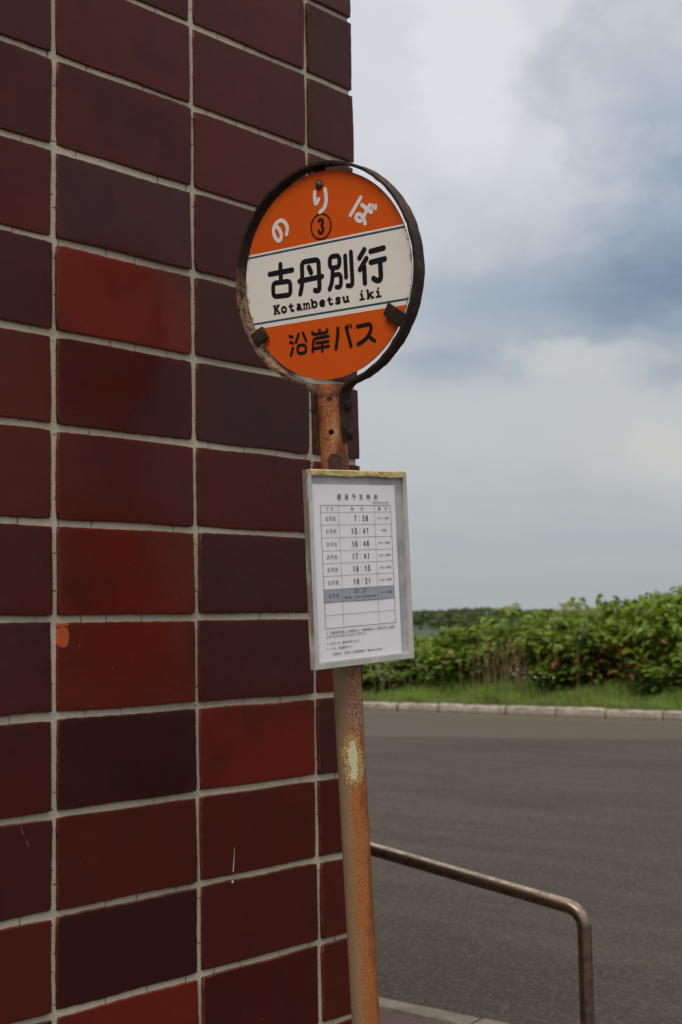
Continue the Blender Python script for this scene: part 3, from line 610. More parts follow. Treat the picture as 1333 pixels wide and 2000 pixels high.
STROKES = [
('k', 0.0071, 0, [(-0.09742, 0.034), (-0.0987, 0.00403)]),
('k', 0.0071, 0, [(-0.12314, 0.02045), (-0.07174, 0.02042)]),
('k', 0.0067, 1, [(-0.11689, 0.0036), (-0.07789, 0.00201), (-0.07933, -0.02221), (-0.11805, -0.02039)]),
('k', 0.0069, 0, [(-0.05739, -0.02376), (-0.05241, -0.01081), (-0.05057, 0.00308), (-0.04924, 0.03067), (-0.01255, 0.03002), (-0.01412, -0.02132), (-0.01779, -0.02441), (-0.02457, -0.02204)]),
('k', 0.00729, 0, [(-0.03443, 0.01933), (-0.03053, 0.00969)]),
('k', 0.0069, 0, [(-0.05741, -0.00148), (-0.00692, -0.00035)]),
('k', 0.00651, 1, [(0.01217, 0.03055), (0.03261, 0.02983), (0.03159, 0.01018), (0.01114, 0.01081)]),
('k', 0.00651, 0, [(0.01652, 0.008), (0.01545, -0.00476), (0.01269, -0.0153), (0.00755, -0.02452)]),
('k', 0.00611, 0, [(0.01692, -0.002), (0.03332, -0.00166), (0.03252, -0.02015), (0.02867, -0.02485), (0.02238, -0.02296)]),
('k', 0.00611, 0, [(0.04508, 0.02718), (0.04412, -0.00949)]),
('k', 0.00631, 0, [(0.05756, 0.03151), (0.05682, -0.0217), (0.05379, -0.02579), (0.04599, -0.02388)]),
('k', 0.0069, 0, [(0.08577, 0.03124), (0.0745, 0.01884)]),
('k', 0.0069, 0, [(0.08872, 0.01585), (0.0741, -0.00069)]),
('k', 0.0069, 0, [(0.0832, 0.00283), (0.08261, -0.02494)]),
('k', 0.0069, 0, [(0.09856, 0.02628), (0.12539, 0.02782)]),
('k', 0.0071, 0, [(0.09766, 0.00793), (0.12625, 0.00933)]),
('k', 0.0071, 0, [(0.11657, 0.00647), (0.11615, -0.0206), (0.11343, -0.02486), (0.10693, -0.02449), (0.10077, -0.01979)]),
('k', 0.00421, 0, [(-0.08693, -0.09478), (-0.08135, -0.09682)]),
('k', 0.00421, 0, [(-0.08679, -0.10528), (-0.08138, -0.10729)]),
('k', 0.00421, 0, [(-0.08179, -0.11608), (-0.08704, -0.1284)]),
('k', 0.00421, 0, [(-0.06718, -0.0934), (-0.07404, -0.1068)]),
('k', 0.00421, 0, [(-0.05711, -0.09261), (-0.05112, -0.10684)]),
('k', 0.00421, 0, [(-0.03634, -0.09383), (-0.03617, -0.09788), (-0.0041, -0.09809), (-0.00386, -0.09318)]),
('k', 0.00421, 0, [(-0.02006, -0.09183), (-0.02023, -0.09783)]),
('k', 0.00421, 0, [(-0.00182, -0.10477), (-0.03511, -0.10541), (-0.0368, -0.11932), (-0.03833, -0.12722)]),
('k', 0.00421, 0, [(-0.02867, -0.11357), (-0.00307, -0.11368)]),
('k', 0.00421, 0, [(-0.0345, -0.12228), (-0.00244, -0.12203)]),
('k', 0.00421, 0, [(-0.0164, -0.11436), (-0.0173, -0.12898)]),
('k', 0.00421, 1, [(-0.07142, -0.11254), (-0.05254, -0.11342), (-0.05288, -0.12756), (-0.07132, -0.12748)]),
('k', 0.00499, 0, [(0.01954, -0.09412), (0.01774, -0.10981), (0.01242, -0.12776)]),
('k', 0.00499, 0, [(0.03716, -0.09435), (0.04019, -0.10726), (0.04472, -0.12758)]),
('k', 0.00289, 0, [(0.04119, -0.0913), (0.04203, -0.09496)]),
('k', 0.00289, 0, [(0.04692, -0.09123), (0.04772, -0.09529)]),
('k', 0.00526, 0, [(0.06148, -0.0961), (0.08976, -0.09472), (0.0892, -0.10546), (0.08159, -0.11626), (0.06981, -0.12268), (0.05982, -0.12608)]),
('k', 0.00499, 0, [(0.08477, -0.11665), (0.09452, -0.12434)]),
('w', 0.00532, 0, [(-0.10173, 0.10271), (-0.09575, 0.09864), (-0.09121, 0.09022), (-0.09005, 0.08085), (-0.0959, 0.07415), (-0.10332, 0.07997), (-0.10823, 0.09204), (-0.10678, 0.10101), (-0.09947, 0.10897), (-0.08804, 0.1116), (-0.07939, 0.10554), (-0.07502, 0.09565), (-0.07859, 0.08455)]),
('w', 0.00532, 0, [(-0.01067, 0.14625), (-0.01171, 0.13394), (-0.0101, 0.12316), (-0.00325, 0.13241)]),
('w', 0.00532, 0, [(0.0122, 0.1473), (0.01377, 0.1333), (0.01146, 0.1208), (0.00648, 0.11373), (-0.00198, 0.11024)]),
('k', 0.00394, 0, [(-0.00575, 0.09543), (-0.00366, 0.09776), (0.0013, 0.09691), (0.00289, 0.09344), (0.00194, 0.08962), (-0.00203, 0.0873), (0.00206, 0.08362), (0.00218, 0.07762), (-0.00129, 0.07371), (-0.00623, 0.07483), (-0.00717, 0.07869)]),
('w', 0.00526, 0, [(0.08579, 0.11943), (0.06225, 0.09361)]),
('w', 0.00526, 0, [(0.08753, 0.10644), (0.10545, 0.09126)]),
('w', 0.00526, 0, [(0.10328, 0.10362), (0.09269, 0.09123), (0.08901, 0.08538), (0.08537, 0.08015), (0.07892, 0.07996), (0.07373, 0.08542), (0.07336, 0.0907), (0.07842, 0.0934), (0.08458, 0.09005), (0.08959, 0.08268), (0.09093, 0.07465)]),
('w', 0.00355, 0, [(0.1097, 0.10248), (0.10869, 0.09684)]),
('w', 0.00355, 0, [(0.11553, 0.10111), (0.1145, 0.09516)])]
bk, bws = MB(), [MB(), MB(), MB()]; nw = 0
for col, wd, cl, pts in STROKES:
    wd *= 1.35; b = bk if col == 'k' else bws[0 if nw < 1 else 1 if nw < 3 else 2]; nw += col == 'w'
    ribbon(b, pts, wd, -.0003, bool(cl), r_=.0038 if col == 'k' else .003)
ribbon(bk, [(-.0022+.0216*math.cos(R(a_)), .0853+.0216*math.sin(R(a_))) for a_ in range(0, 360, 9)], .0030, -.0003, True, r_=.0005)
# "Kotambetsu iki" in slab letters on a fixed pitch
el_ = lambda cx, cz, rx, rz, n=20: [(cx+rx*math.cos(2*math.pi*i/n), cz+rz*math.sin(2*math.pi*i/n)) for i in range(n)]
GL = {'K': [('s',[(.28,.05),(.28,.95)]),('s',[(.36,.42),(.78,.9)]),('s',[(.48,.56),(.80,.1)]),('f',[(.06,.06),(.50,.06)]),('f',[(.06,.94),(.50,.94)]),('f',[(.58,.94),(.98,.94)]),('f',[(.60,.06),(1.02,.06)])],
 'o': [('c',el_(.5,.36,.29,.29))], 't': [('s',[(.42,.92),(.42,.25),(.52,.10),(.68,.08),(.86,.17)]),('f',[(.12,.62),(.80,.62)])],
 'a': [('s',[(.24,.58),(.40,.67),(.58,.64),(.66,.50),(.66,.07)]),('f',[(.66,.06),(.94,.06)]),('s',[(.66,.40),(.38,.39),(.22,.24),(.34,.09),(.52,.12),(.66,.26)])],
 'm': [('t',[(.16,.07),(.16,.64)]),('t',[(.16,.5),(.28,.64),(.42,.62),(.48,.5),(.48,.07)]),('t',[(.48,.5),(.60,.64),(.76,.62),(.82,.5),(.82,.07)]),('f',[(.0,.06),(.30,.06)]),('f',[(.38,.06),(.60,.06)]),('f',[(.70,.06),(1.0,.06)]),('f',[(.0,.63),(.18,.63)])],
 'b': [('s',[(.22,.05),(.22,.95)]),('f',[(.02,.94),(.24,.94)]),('c',el_(.52,.36,.29,.29))],
 'e': [('s',[(.24,.37),(.79,.37),(.74,.55),(.58,.65),(.38,.63),(.22,.45),(.24,.2),(.42,.08),(.62,.08),(.82,.18)])],
 's': [('s',[(.76,.54),(.60,.65),(.38,.64),(.27,.52),(.42,.40),(.66,.33),(.76,.2),(.62,.08),(.38,.07),(.22,.18)]),('t',[(.77,.48),(.77,.68)]),('t',[(.22,.04),(.22,.24)])],
 'u': [('s',[(.24,.64),(.24,.24),(.36,.09),(.56,.10),(.72,.24)]),('s',[(.72,.66),(.72,.05)]),('f',[(.04,.63),(.26,.63)]),('f',[(.52,.63),(.72,.63)]),('f',[(.72,.06),(.96,.06)])],
 'i': [('s',[(.50,.64),(.50,.06)]),('f',[(.22,.63),(.52,.63)]),('f',[(.14,.06),(.86,.06)]),('s',[(.40,.92),(.62,.92)])],
 'k': [('s',[(.24,.05),(.24,.95)]),('f',[(.04,.94),(.26,.94)]),('f',[(.04,.06),(.44,.06)]),('s',[(.30,.30),(.66,.60)]),('f',[(.52,.63),(.94,.63)]),('s',[(.44,.42),(.76,.08)]),('f',[(.58,.06),(1.0,.06)])], ' ': []}
pit, cap_h = .01705, .0160
for i, ch in enumerate('Kotambetsu iki'):
    for kind, pts in GL[ch]:
        q = [(-.1212+pit*(i+x*.98), -.0520+cap_h*z-.0006*i/13) for x, z in pts]
        ribbon(bk, q, {'s': .0044, 'c': .0041, 't': .0030, 'f': .0030}[kind], -.0003, kind == 'c', 'flat', .0015)
bk.build('lettering', M_black, sign, DM)
for b in bws: b.build('white_letter', M_whitepaint, sign, DM)

# timetable board
BM = Matrix(((0.68361,-0.72942,-0.02501,0.03586),(0.72804,0.68392,-0.04694,2.35583),(0.05135,0.01388,0.99858,1.64911),(0,0,0,1)))
# orthonormal as fitted; local x along the board, y into it, z up
HW, HH, FW = .1256, .1651, .0088
b = MB(); b.box(-HW+.003, HW-.003, .0050, .0085, -HH+.003, HH-.003); board = b.build('timetable_board', M_panel, stop, BM); WORLD[board.name] = BM
b = MB(); b.box(-HW, -HW+FW, 0, .0125, -HH, HH); b.box(HW-FW, HW, 0, .0125, -HH, HH); b.box(-HW+FW, HW-FW, .0006, .012, -HH, -HH+.0105); b.box(-HW+FW, HW-FW, .0006, .012, HH-.0095, HH)
b.build('frame', M_alu, board, BM, bevel=.0007)
b = MB(); n = 26; rr = random.Random(8); vs = []
for i in range(n+1):
    x = -HW+.004 + (2*HW-.0075)*i/n; j = lambda: rr.uniform(-.0005, .0005)
    vs += [(x, .0128, HH+.0006), (x, .0004+j(), HH+.0010+j()*.5), (x, -.0009+j(), HH-.0006), (x, -.0008+j(), HH-.0052+j()), (x, -.0004, HH-.0092+j()*1.6+.0010*math.sin(i*.5))]
b.add(vs, [(i*5+k, i*5+k+1, i*5+k+6, i*5+k+5) for i in range(n) for k in range(4)]); b.build('tape', M_tape, board, BM)
for z0 in (.09, -.115):
    b = MB(); b.box(-.03, .03, .0085, .0285, z0, z0+.025); b.build('bracket', M_darksteel, board, BM, bevel=.001)
b = MB(); nx = 8; nz = 10; vs = [(-.1155+.2115*i/nx, .0040+.0004*math.sin(i*1.1+j*.7), -.1540+.2955*j/nz) for j in range(nz+1) for i in range(nx+1)]
b.add(vs, [(j*(nx+1)+i, j*(nx+1)+i+1, (j+1)*(nx+1)+i+1, (j+1)*(nx+1)+i) for j in range(nz) for i in range(nx)]); b.build('timetable_sheet', M_paper, board, BM, smooth='all')
ROWS = [.1062, .0946, .0734, .0520, .0299, .0088, -.0123, -.0345, -.0561, -.0776, -.0993]; TX = [-.0950, -.0507, .0395, .0827]
b = MB(); YL = .00325
b.box(TX[0], TX[-1], YL+.0001, YL+.00012, ROWS[8], ROWS[7], 0); b.build('grey_row', M_greyrow, board, BM)
b = MB()
for i, z in enumerate(ROWS): b.box(TX[0]-.0003, TX[-1]+.0003, YL-.00003, YL, z-(.0004 if i in (0, 10) else .00025), z+(.0004 if i in (0, 10) else .00025))
for i, x in enumerate(TX): b.box(x-(.0004 if i in (0, 3) else .00025), x+(.0004 if i in (0, 3) else .00025), YL-.00006, YL-.00004, ROWS[-1], ROWS[0])
b.build('table_rules', M_rule, board, BM)
DG = {'0': [[(.5,1),(.14,.86),(.1,.5),(.14,.14),(.5,0),(.86,.14),(.9,.5),(.86,.86)]], '1': [[(.28,.80),(.58,1),(.58,0)]], '2': [[(.12,.76),(.2,.94),(.5,1),(.82,.92),(.88,.72),(.7,.46),(.12,0),(.92,0)]],
 '3': [[(.12,.80),(.24,.96),(.5,1),(.8,.93),(.86,.75),(.74,.58),(.42,.53)],[(.42,.53),(.8,.47),(.9,.26),(.78,.06),(.5,0),(.22,.05),(.1,.22)]], '4': [[(.66,0),(.66,1),(.08,.28),(.94,.28)]],
 '5': [[(.84,1),(.22,1),(.16,.54),(.46,.63),(.8,.55),(.9,.32),(.8,.08),(.48,0),(.2,.05),(.1,.2)]], '6': [[(.84,.82),(.72,.96),(.5,1),(.22,.88),(.12,.5),(.14,.2),(.3,.03),(.56,0),(.82,.1),(.9,.32),(.8,.54),(.54,.62),(.26,.54),(.13,.36)]],
 '7': [[(.1,1),(.9,1),(.6,.5),(.44,0)]], '8': [[(.5,1),(.2,.92),(.16,.72),(.3,.58),(.7,.48),(.9,.27),(.78,.06),(.5,0),(.22,.06),(.1,.27),(.3,.48),(.7,.58),(.84,.72),(.8,.92),(.5,1)]],
 '9': [[(.87,.64),(.74,.46),(.46,.38),(.2,.46),(.1,.68),(.18,.9),(.46,1),(.76,.93),(.88,.72),(.88,.5),(.78,.12),(.5,0),(.26,.04),(.14,.18)]]}
bd = MB()
def digit(d, x0, x1, z0, z1, wd):
    for st in DG[d]: ribbon(bd, [(x0+wd/2+(x1-x0-wd)*a_, z0+wd/2+(z1-z0-wd)*b_) for a_, b_ in st], wd, YL-.0001, d == '0', 'round', .0009)
lv, lf = [], []
def text(s_, x0, x1, z0, z1, bold=0.0):
    """outline letters fitted to a rectangle on the sheet"""
    cu = bpy.data.curves.new('t', 'FONT'); cu.body = s_; cu.offset = bold; cu.resolution_u = 2; ob = bpy.data.objects.new('t', cu); sc.collection.objects.link(ob)
    bpy.context.view_layer.update(); me = bpy.data.meshes.new_from_object(ob.evaluated_get(bpy.context.evaluated_depsgraph_get()))
    v = np.array([q.co[:] for q in me.vertices]) if len(me.vertices) else np.zeros((0, 3))
    if len(v):
        lo, hi = v.min(0), v.max(0); base = len(lv)
        for q in v: lv.append((x0+(q[0]-lo[0])/max(hi[0]-lo[0], 1e-6)*(x1-x0), YL-.0001, z0+(q[1]-lo[1])/max(hi[1]-lo[1], 1e-6)*(z1-z0)))
        lf.extend(tuple(i+base for i in f.vertices) for f in me.polygons)
    bpy.data.objects.remove(ob); bpy.data.curves.remove(cu); bpy.data.meshes.remove(me)
def flush(nm):
    b = MB(); b.add(lv, lf); b.build(nm, M_ink, board, BM); lv.clear(); lf.clear()
for i, ch in enumerate('通過予定時刻'): text(ch, -.0535+.0186*i, -.0443+.0186*i, .1158, .1256, .006)
text('令和2年4月1日 改正', .0345, .0775, .1088, .1132)
flush('heading_text')
text('行', -.0815, -.0758, .0975, .1033); text('先', -.0700, -.0643, .0975, .1033)
text('時', -.0200, -.0140, .0972, .1034); text('刻', .0040, .0100, .0972, .1034); text('備', .0495, .0555, .0972, .1034); text('考', .0665, .0725, .0972, .1034)
for i, (h_, m_) in enumerate((('7','58'), ('13','41'), ('16','46'), ('17','41'), ('18','15'), ('19','21'))):
    zc = (ROWS[i+1]+ROWS[i+2])/2
    for k, ch in enumerate('古丹別'): text(ch, -.0845+.0092*k, -.0775+.0092*k, zc-.0037, zc+.0037)
    for s_, xr in ((h_, -.0072), (m_, .0224)):
        for k, d in enumerate(reversed(s_)): digit(d, xr-k*.0086-.0068, xr-k*.0086, zc-.0053, zc+.0053, .00150)
    for dz in (-.0034, .0026): ribbon(bd, [(-.0004-.0004, zc+dz), (-.0004+.0004, zc+dz)], .0013, YL-.0001)
    text('1/1運休' if i == 1 else '12/29～1/3運休', .0535 if i == 1 else .0460, .0700 if i == 1 else .0775, zc-.0022, zc+.0024)
zc = (ROWS[7]+ROWS[8])/2
for k, ch in enumerate('古丹別'): text(ch, -.0845+.0092*k, -.0775+.0092*k, zc-.0037, zc+.0037)
for ch, x in (('2',-.0205), ('0',-.0148), ('2',-.0005), ('5',.0052)): text(ch, x, x+.0044, zc+.0022, zc+.0096, .002)
for dz in (.0040, .0076): ribbon(bd, [(-.0049, zc+dz), (-.0043, zc+dz)], .0009, YL-.0001)
text('運転区間：上平小前～古丹別間自由乗降', -.0458, .0350, zc-.0066, zc-.0028); text('12/29～1/3運休', .0450, .0770, zc-.0022, zc+.0024)
flush('table_text')
text('※　冬期は悪天候により遅延又は、交通障害等により運休が生じる場合', -.0930, .0790, -.1092, -.1040); text('もありますのであらかじめご了承下さい。', -.0930, .0060, -.1155, -.1103)
text('※　12/29～1/3、運休日があります。', -.0930, -.0130, -.1265, -.1218); text('※　1/1は、全便運休です。', -.0930, -.0330, -.1350, -.1303)
text('お問合せ　沿岸バス羽幌営業所　電0164-62-4350', -.0800, .0440, -.1445, -.1400)
flush('note_text'); bd.build('departure_times', M_ink, board, BM)

# ------------------------------------------------------------------ handrail
L0, L1 = Vector((.0638, 3.9856, .917)), Vector((.5685, 3.6732, .8117)); d = (L1-L0).normalized(); corner = Vector((.6115, 3.6470, .8028)); far = L0-d*1.25
rad = .055; down = Vector((0, 0, -1)); pts = [Vector((far.x, far.y, .10)), far+down*rad]
def bend(c_, din, dout, n=9):
    th = din.angle(dout); tl = rad*math.tan(th/2); p0 = c_-din*tl; out_ = []
    n_ = (dout-din*din.dot(dout)).normalized(); ctr = p0+n_*rad
    for i in range(n+1): a_ = th*i/n; out_.append(ctr-n_*rad*math.cos(a_)+din*rad*math.sin(a_))
    return out_
pts = [Vector((far.x, far.y, .10))] + bend(far, -down, d) + [L0+(L1-L0)*k/5 for k in range(6)][:5] + bend(corner, d, down) + [Vector((corner.x, corner.y, z)) for z in (.6, .4, .2, .10)]
rail = tag(empty('handrail', frame((1,0,0),(0,1,0),(0,0,1),(corner.x, corner.y, .118))), 'bent brown metal pipe handrail sloping down beside the tiled wall', 'handrail')
b = MB(); b.tube(pts, .0187, 28); b.build('pipe', M_steel, rail, Matrix(), smooth=True)
for q in (corner, far):
    b = MB(); b.tube([(q.x, q.y, .117), (q.x, q.y, .124), (q.x, q.y, .126)], [.05, .05, .044], 28); b.build('floor_flange', M_steel, rail, Matrix(), smooth=True)

# ------------------------------------------------------------------ plants on the verge
def heart_leaves(pos, axis, nrm, L, wd, cols):
    """vectorised heart-shaped leaves, folded along the midrib"""
    axis = axis/np.linalg.norm(axis, axis=1)[:, None]; side = np.cross(nrm, axis); side /= np.linalg.norm(side, axis=1)[:, None]; nn = np.cross(axis, side)
    prof = [(0, 0, 0), (-.06, .24, .05), (.18, .47, .09), (.55, .38, .06), (1.0, 0, -.16), (.55, -.38, .06), (.18, -.47, .09), (-.06, -.24, .05), (.45, 0, -.03)]
    q = np.stack([pos + axis*(a*L)[:, None] + side*(b_*wd)[:, None] + nn*(c_*L)[:, None] for a, b_, c_ in prof], 1); n = len(pos)
    f = np.array([(8,0,1),(8,1,2),(8,2,3),(8,3,4),(8,4,5),(8,5,6),(8,6,7),(8,7,0)]); F = (np.arange(n)[:, None, None]*9 + f[None]).reshape(-1, 3)
    return q.reshape(-1, 3), F, np.repeat(cols, 9, 0)
def stem_strip(pts, r0, r1):
    """square-section stem through pts (k, 3)"""
    k = len(pts); v = []
    for i in range(k):
        r_ = r0+(r1-r0)*i/(k-1); v += [pts[i]+np.array(o)*r_ for o in ((1,0,0),(0,1,0),(-1,0,0),(0,-1,0))]
    return np.array(v), np.array([(i*4+j, i*4+(j+1) % 4, (i+1)*4+(j+1) % 4, (i+1)*4+j) for i in range(k-1) for j in range(4)])
def knotweed(seed, h, autumn):
    rg = np.random.default_rng(seed); sv, sf, scol = [], [], []; nb = 0; LP, LA, LN, LL, LC = [], [], [], [], []
    for s_ in range(20):
        a_ = rg.uniform(0, 6.28); r_ = rg.uniform(0, .42); base = np.array([r_*math.cos(a_), r_*math.sin(a_), 0]); hh = h*rg.uniform(.72, 1.0)
        od = np.array([math.cos(a_), math.sin(a_), 0])*rg.uniform(.12, .45) + rg.normal(size=3)*np.array([.1, .1, 0]); t = np.linspace(0, 1, 8)[:, None]
        pts = base + od*t**1.9 + np.array([0, 0, hh])*(t-.12*t**4*rg.uniform(0, 1.6))
        v, f = stem_strip(pts, .010, .004); sv.append(v); sf.append(f+nb); nb += len(v); scol.append(np.repeat(np.array([[.10,.055,.03]])*rg.uniform(.6, 1.2), len(v), 0))
        for k in range(60):
            tt_ = rg.uniform(.16, 1.0)**.8; i = min(int(tt_*7), 6); p0 = pts[i]+(pts[i+1]-pts[i])*(tt_*7-i); b_ = rg.uniform(0, 6.28); rad = rg.uniform(.03, .32)*(1.15-.6*tt_)
            dr = np.array([math.cos(b_), math.sin(b_), 0]); LP.append(p0+dr*rad+np.array([0, 0, rg.uniform(-.05, .05)])); LA.append(dr+np.array([0, 0, rg.uniform(-.75, .05)]))
            LN.append(np.array([0, 0, 1])+rg.normal(size=3)*.28); LL.append(rg.uniform(.09, .185))
            z = LP[-1][2]/h; g = rg.uniform(.72, 1.35)
            c_ = np.array([.120, .176, .017])*g
            if rg.random() < .18: c_ = np.array([.19, .26, .055])*rg.uniform(.8, 1.15)
            if rg.random() < .03: c_ = np.array([.24, .16, .05])
            if autumn and z < .62 and rg.random() < autumn*(1-z): c_ = np.array([[.42,.10,.025],[.30,.15,.04],[.22,.11,.04],[.26,.20,.06]][rg.integers(4)])*rg.uniform(.6, 1.1)
            LC.append(c_)
    q, F, C = heart_leaves(np.array(LP), np.array(LA), np.array(LN), np.array(LL), np.array(LL)*.78*rg.uniform(.9, 1.15, len(LL)), np.array(LC))
    return (q, F, C), (np.concatenate(sv), np.concatenate(sf), np.concatenate(scol))
KW = [knotweed(31, 1.75, 0), knotweed(32, 1.55, .06), knotweed(33, 1.85, .04), knotweed(34, 1.6, .75), knotweed(35, 1.3, .05)]
KM = []
for lf_, st_ in KW:
    fo = tri_mesh('foliage', lf_[0], lf_[1], M_leaf, lf_[2], do_link=False); so = tri_mesh('stems', st_[0], st_[1], M_stem, st_[2], do_link=False); KM.append((fo, so))
KL = 'leafy green knotweed clump in the thicket behind the grass verge'; KLA = 'knotweed clump with rust orange lower leaves at the front of the thicket'
def place_clump(a, b, kind, scale, rot):
    M = SITEV @ Matrix.Translation((a, b, float(ground_z(np.array(a), np.array(b)))-.02)) @ Matrix.Rotation(rot, 4, 'Z') @ Matrix.Diagonal((1.0, 1.0, scale, 1))
    r_ = empty('knotweed', M); tag(r_, KLA if kind == 3 else KL, 'shrub', 'knotweed clumps with orange leaves' if kind == 3 else 'knotweed clumps of the thicket')
    for src in KM[kind]:
        o = src.copy(); sc.collection.objects.link(o); o.parent = r_
def top_h(a): return float(np.interp(a, [-40, -19.5, -17.7, -16.5, -15.3, -14.1, -13, -12.1, -11, -8, 0], [1.12, 1.05, 1.08, 1.30, 1.46, 1.66, 1.84, 2.02, 2.08, 2.1, 2.1]))
HK = [1.75, 1.55, 1.85, 1.6, 1.3]; rr = random.Random(77)
for ri, (b0, dh) in enumerate(((20.45, .40), (20.95, .74), (21.6, .92), (22.4, 1.0), (23.3, 1.02), (24.3, 1.0))):
    a = -38 + ri*.37
    while a < -2:
        aa = a + rr.uniform(-.22, .22); kind = rr.choice((0, 1, 2, 4))
        if ri == 0 and rr.random() < .35: a += .8; continue
        if ri < 3 and -14.0 < aa < -9.5 and rr.random() < (.4, .75, .35)[ri]: kind = 3
        sh = 0
        place_clump(aa, b0+rr.uniform(-.3, .3), kind, top_h(aa)*dh*rr.choice((rr.uniform(.84, 1.0), rr.uniform(.93, 1.09)))/HK[kind]/.98, rr.uniform(0, 6.28)); a += .82 if ri < 2 else .95
# grass: blades thick in view, thinner elsewhere
def blades(n, a0, a1, b0, b1, hfun, rg, wd=(.005, .011)):
    a = rg.uniform(a0, a1, n); b = b0 + (b1-b0)*rg.random(n); z = ground_z(a, b); hh = hfun(a, b, rg)
    th = rg.uniform(0, 6.28, n); ln = rg.uniform(.1, .75, n)*hh; wd_ = rg.uniform(*wd, n); ph = rg.uniform(0, 6.28, n)
    base = np.stack([a, b, z-.01], 1); s_ = np.stack([np.cos(ph), np.sin(ph), 0*ph], 1)*wd_[:, None]/2; l = np.stack([np.cos(th), np.sin(th), 0*th], 1)*ln[:, None]; up_ = np.stack([0*hh, 0*hh, hh], 1)
    v = np.stack([base-s_, base+s_, base+l*.35+up_*.62+s_*.8, base+l+up_*.97, base+l*.35+up_*.62-s_*.8], 1).reshape(-1, 3)
    i = np.arange(n)[:, None]*5; f = np.concatenate([i+np.array([[0,1,2]]), i+np.array([[0,2,4]]), i+np.array([[4,2,3]])], 0)
    clump = .5+.5*np.sin(a*2.1+1.7*np.sin(b*2.3))*np.sin(b*3.1+a*.7)
    c_ = np.array([.165, .250, .045])[None]*rg.uniform(.7, 1.3, (n, 1))*(.8+.45*clump[:, None]); c_ *= np.where(np.sin(a*5.3+2*np.sin(b*4))*np.sin(b*6.1+a) > .35, .62, 1.0)[:, None]; y_ = rg.random(n) < .14; c_[y_] = np.array([.34, .31, .12])*rg.uniform(.7, 1.1, (y_.sum(), 1))
    r_ = (rg.random(n) < .35) & (b < 18.95); c_[r_] = np.array([.17, .095, .045])*rg.uniform(.6, 1.1, (r_.sum(), 1))
    return v, f, np.repeat(c_, 5, 0)
rg = np.random.default_rng(3)
hf = lambda a, b, g: (np.interp(b, [18.6, 18.9, 19.6, 20.6, 21.6], [.04, .10, .17, .33, .62])*g.uniform(.3, 1.3, len(a))*(.5+.8*np.sin(a*1.7+np.sin(b*2))**2))
parts_ = [blades(66000, -23, -6.5, 18.6, 21.8, hf, rg), blades(9000, -45, -23, 18.6, 22, hf, rg, (.012, .022)), blades(8000, -6.5, 12, 18.6, 22, hf, rg, (.012, .022))]
off = 0; V_, F_, C_ = [], [], []
for v, f, c_ in parts_: V_.append(v); F_.append(f+off); C_.append(c_); off += len(v)
tag(tri_mesh('grass', np.concatenate(V_), np.concatenate(F_), M_grass, np.concatenate(C_), None, SITEV), 'rough green grass growing along the verge behind the far kerb', 'grass', kind='stuff')
# dry brown stalks
rg = np.random.default_rng(9)
def stalks(n, a0, b0, sa, sb, h0, h1, col, seed):
    rg = np.random.default_rng(seed); sv, sf, sc_ = [], [], []; nb = 0
    for k in range(n):
        a, b = rg.normal(0, sa), rg.normal(0, sb); h = rg.uniform(h0, h1); ln = rg.normal(0, .10, 2); t = np.linspace(0, 1, 5)[:, None]
        pts = np.array([a, b, 0]) + np.array([ln[0], ln[1], 0])*t**1.6 + np.array([0, 0, h])*t
        v, f = stem_strip(pts, .006, .003); sv.append(v); sf.append(f+nb); nb += len(v); c_ = np.array(col)*rg.uniform(.65, 1.2); sc_.append(np.repeat(c_[None], len(v), 0))
        m = 7; q = pts[-1]+np.stack([rg.normal(0, .014, m), rg.normal(0, .014, m), -rg.uniform(0, .20, m)], 1); cq, fq = leaf_cards(q, rg.uniform(.018, .045, m), 2.0, rg); sv.append(cq); sf.append(fq+nb); nb += len(cq); sc_.append(np.repeat(c_[None]*1.15, len(cq), 0))
    return np.concatenate(sv), np.concatenate(sf), np.concatenate(sc_)
def gz(a, b): return float(ground_z(np.array(a), np.array(b)))
def dry(a, b, n, h0, h1, sa, label, seed, col=(.23, .15, .075)):
    v, f, c_ = stalks(n, a, b, sa, .16, h0, h1, col, seed)
    return tag(tri_mesh('dry_grass', v, f, M_stem, c_, None, SITEV @ Matrix.Translation((a, b, gz(a, b)))), label, 'dry grass')
dry(-14.55, 19.95, 46, .55, 1.05, .38, 'tall tuft of dry brown stalks in front of the thicket', 1)
dry(-17.4, 19.95, 16, .4, .75, .30, 'short sparse straw stalks at the left end of the verge', 2, (.22, .19, .10))
dry(-16.1, 20.05, 14, .35, .75, .22, 'thin pale weed stalks between the straw and the tall brown tuft', 6, (.24, .20, .11))
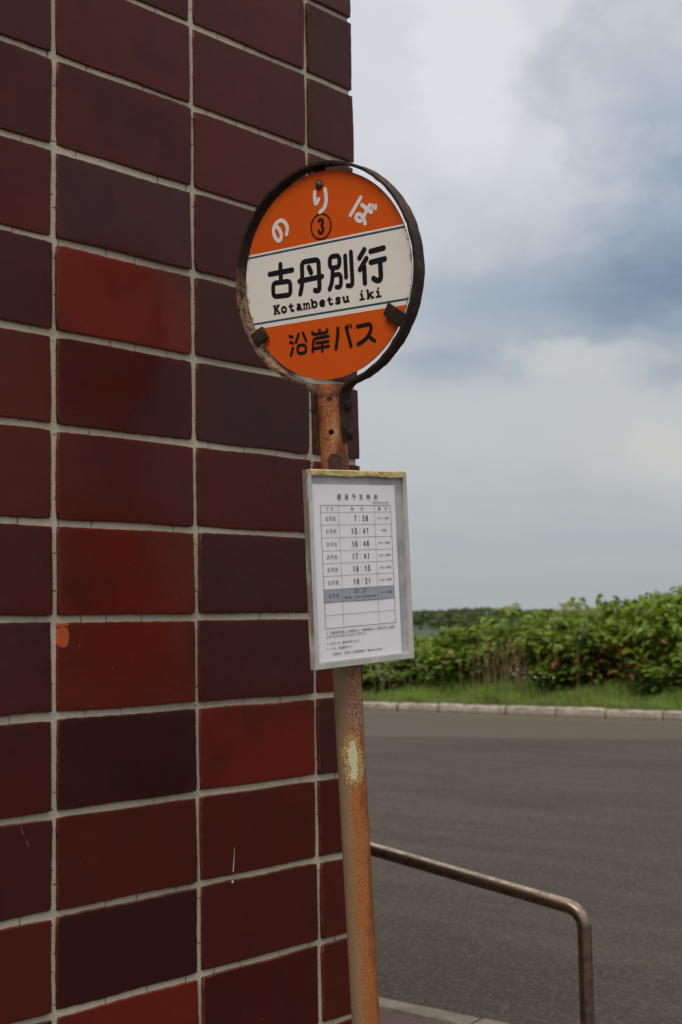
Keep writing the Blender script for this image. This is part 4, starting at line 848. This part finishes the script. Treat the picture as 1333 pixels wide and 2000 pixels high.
# tall umbel plants
def umbel_plant(a, b, h, seed, label, col=(.33, .36, .12), n=9, spread=.34):
    rg = np.random.default_rng(seed); M = SITEV @ Matrix.Translation((a, b, gz(a, b))); r_ = tag(empty('umbel_plant', M), label, 'plant', None)
    t = np.linspace(0, 1, 8)[:, None]; main = np.array([.05, .02, 0])*t**2 + np.array([0, 0, h*.93])*t; sv, sf, nb = [], [], 0; fv, ff_, fc, fb = [], [], [], 0
    def put(v, f):
        nonlocal nb; sv.append(v); sf.append(f+nb); nb += len(v)
    put(*stem_strip(main, .013, .007))
    for k in range(n):
        i = 4+k % 4; s0 = main[min(i, 7)]; an = k*2.4+rg.uniform(-.3, .3); rad = spread*(rg.uniform(.5, 1) if k else .03); top = np.array([math.cos(an)*rad, math.sin(an)*rad, h*rg.uniform(.88, 1.0)])
        put(*stem_strip(s0+(top-s0)*np.linspace(0, 1, 4)[:, None]+np.array([[0, 0, 0], [0, 0, -.03], [0, 0, -.03], [0, 0, 0]]), .006, .004)); R_ = rg.uniform(.10, .16)
        for q in range(16):
            b_ = rg.uniform(0, 6.28); r1 = R_*math.sqrt(rg.random()); e = top+np.array([math.cos(b_)*r1, math.sin(b_)*r1, .10-.5*r1*r1/R_]); put(*stem_strip(np.stack([top, e]), .0028, .002))
            cc = e+rg.normal(0, 1, (16, 3))*np.array([.018, .018, .006]); v, f = leaf_cards(cc, rg.uniform(.012, .024, 16), .4, rg); fv.append(v); ff_.append(f+fb); fb += len(v); fc.append(np.repeat(np.array(col)[None]*rg.uniform(.7, 1.2, (16, 1)), 4, 0))
    st = np.concatenate(sv); tri_mesh('stem', st, np.concatenate(sf), M_stem, np.tile(np.array([[.15, .14, .05]]), (len(st), 1)), r_, M); tri_mesh('flower_heads', np.concatenate(fv), np.concatenate(ff_), M_leaf, np.concatenate(fc), r_, M)
    m = 14; P_ = np.stack([rg.normal(0, .1, m), rg.normal(0, .1, m), rg.uniform(.25, .75, m)*h], 1); A2 = rg.normal(size=(m, 3)); A2[:, 2] = rg.uniform(-.5, .2, m); q, F, C = heart_leaves(P_, A2, np.tile([0, 0, 1.], (m, 1))+rg.normal(0, .2, (m, 3)), rg.uniform(.16, .28, m), rg.uniform(.12, .2, m), np.array([.10, .15, .035])[None]*rg.uniform(.7, 1.2, (m, 1)))
    tri_mesh('leaves', q, F, M_leaf, C, r_, M); WORLD[r_.name] = M
umbel_plant(-12.95, 20.0, 1.60, 41, 'tall branching umbel plant with yellow green flower heads before the thicket')
umbel_plant(-16.2, 22.6, 1.50, 42, 'pale yellow umbel plant poking out above the thicket against the wooded ridge', (.42, .40, .15), 4, .25)
# small white flowers in the grass, each one a thing of its own
def flowers(a, b, n, sa, seed):
    rg = np.random.default_rng(seed)
    for k in range(n):
        x, y = a+rg.normal(0, sa), b+rg.normal(0, .2); h = rg.uniform(.30, .50); mb = MB(); tip = (rg.normal(0, .04), rg.normal(0, .04), h)
        mb.tube([(0, 0, 0), (tip[0]*.4, tip[1]*.4, h*.5), tip], .0022, 4, True, 0); m = 9; r_ = rg.uniform(.014, .024)
        ring_ = [(tip[0]+math.cos(6.283*i/m)*r_, tip[1]+math.sin(6.283*i/m)*r_, h+.002+rg.normal(0, .003)) for i in range(m)]
        mb.add([(tip[0], tip[1], h+.006)]+ring_+[(tip[0], tip[1], h-.003)], [(0, 1+i, 1+(i+1) % m) for i in range(m)]+[(m+1, 1+(i+1) % m, 1+i) for i in range(m)], 1)
        tag(mb.build('white_flower', [M_stalk, M_petal], None, SITEV @ Matrix.Translation((x, y, gz(x, y)))), 'small white flower on a thin stalk in the verge grass', 'flower', 'white flowers in the verge grass')
flowers(-13.75, 19.75, 14, .25, 51); flowers(-11.2, 19.9, 16, .8, 52); flowers(-16.9, 19.85, 12, .5, 53)
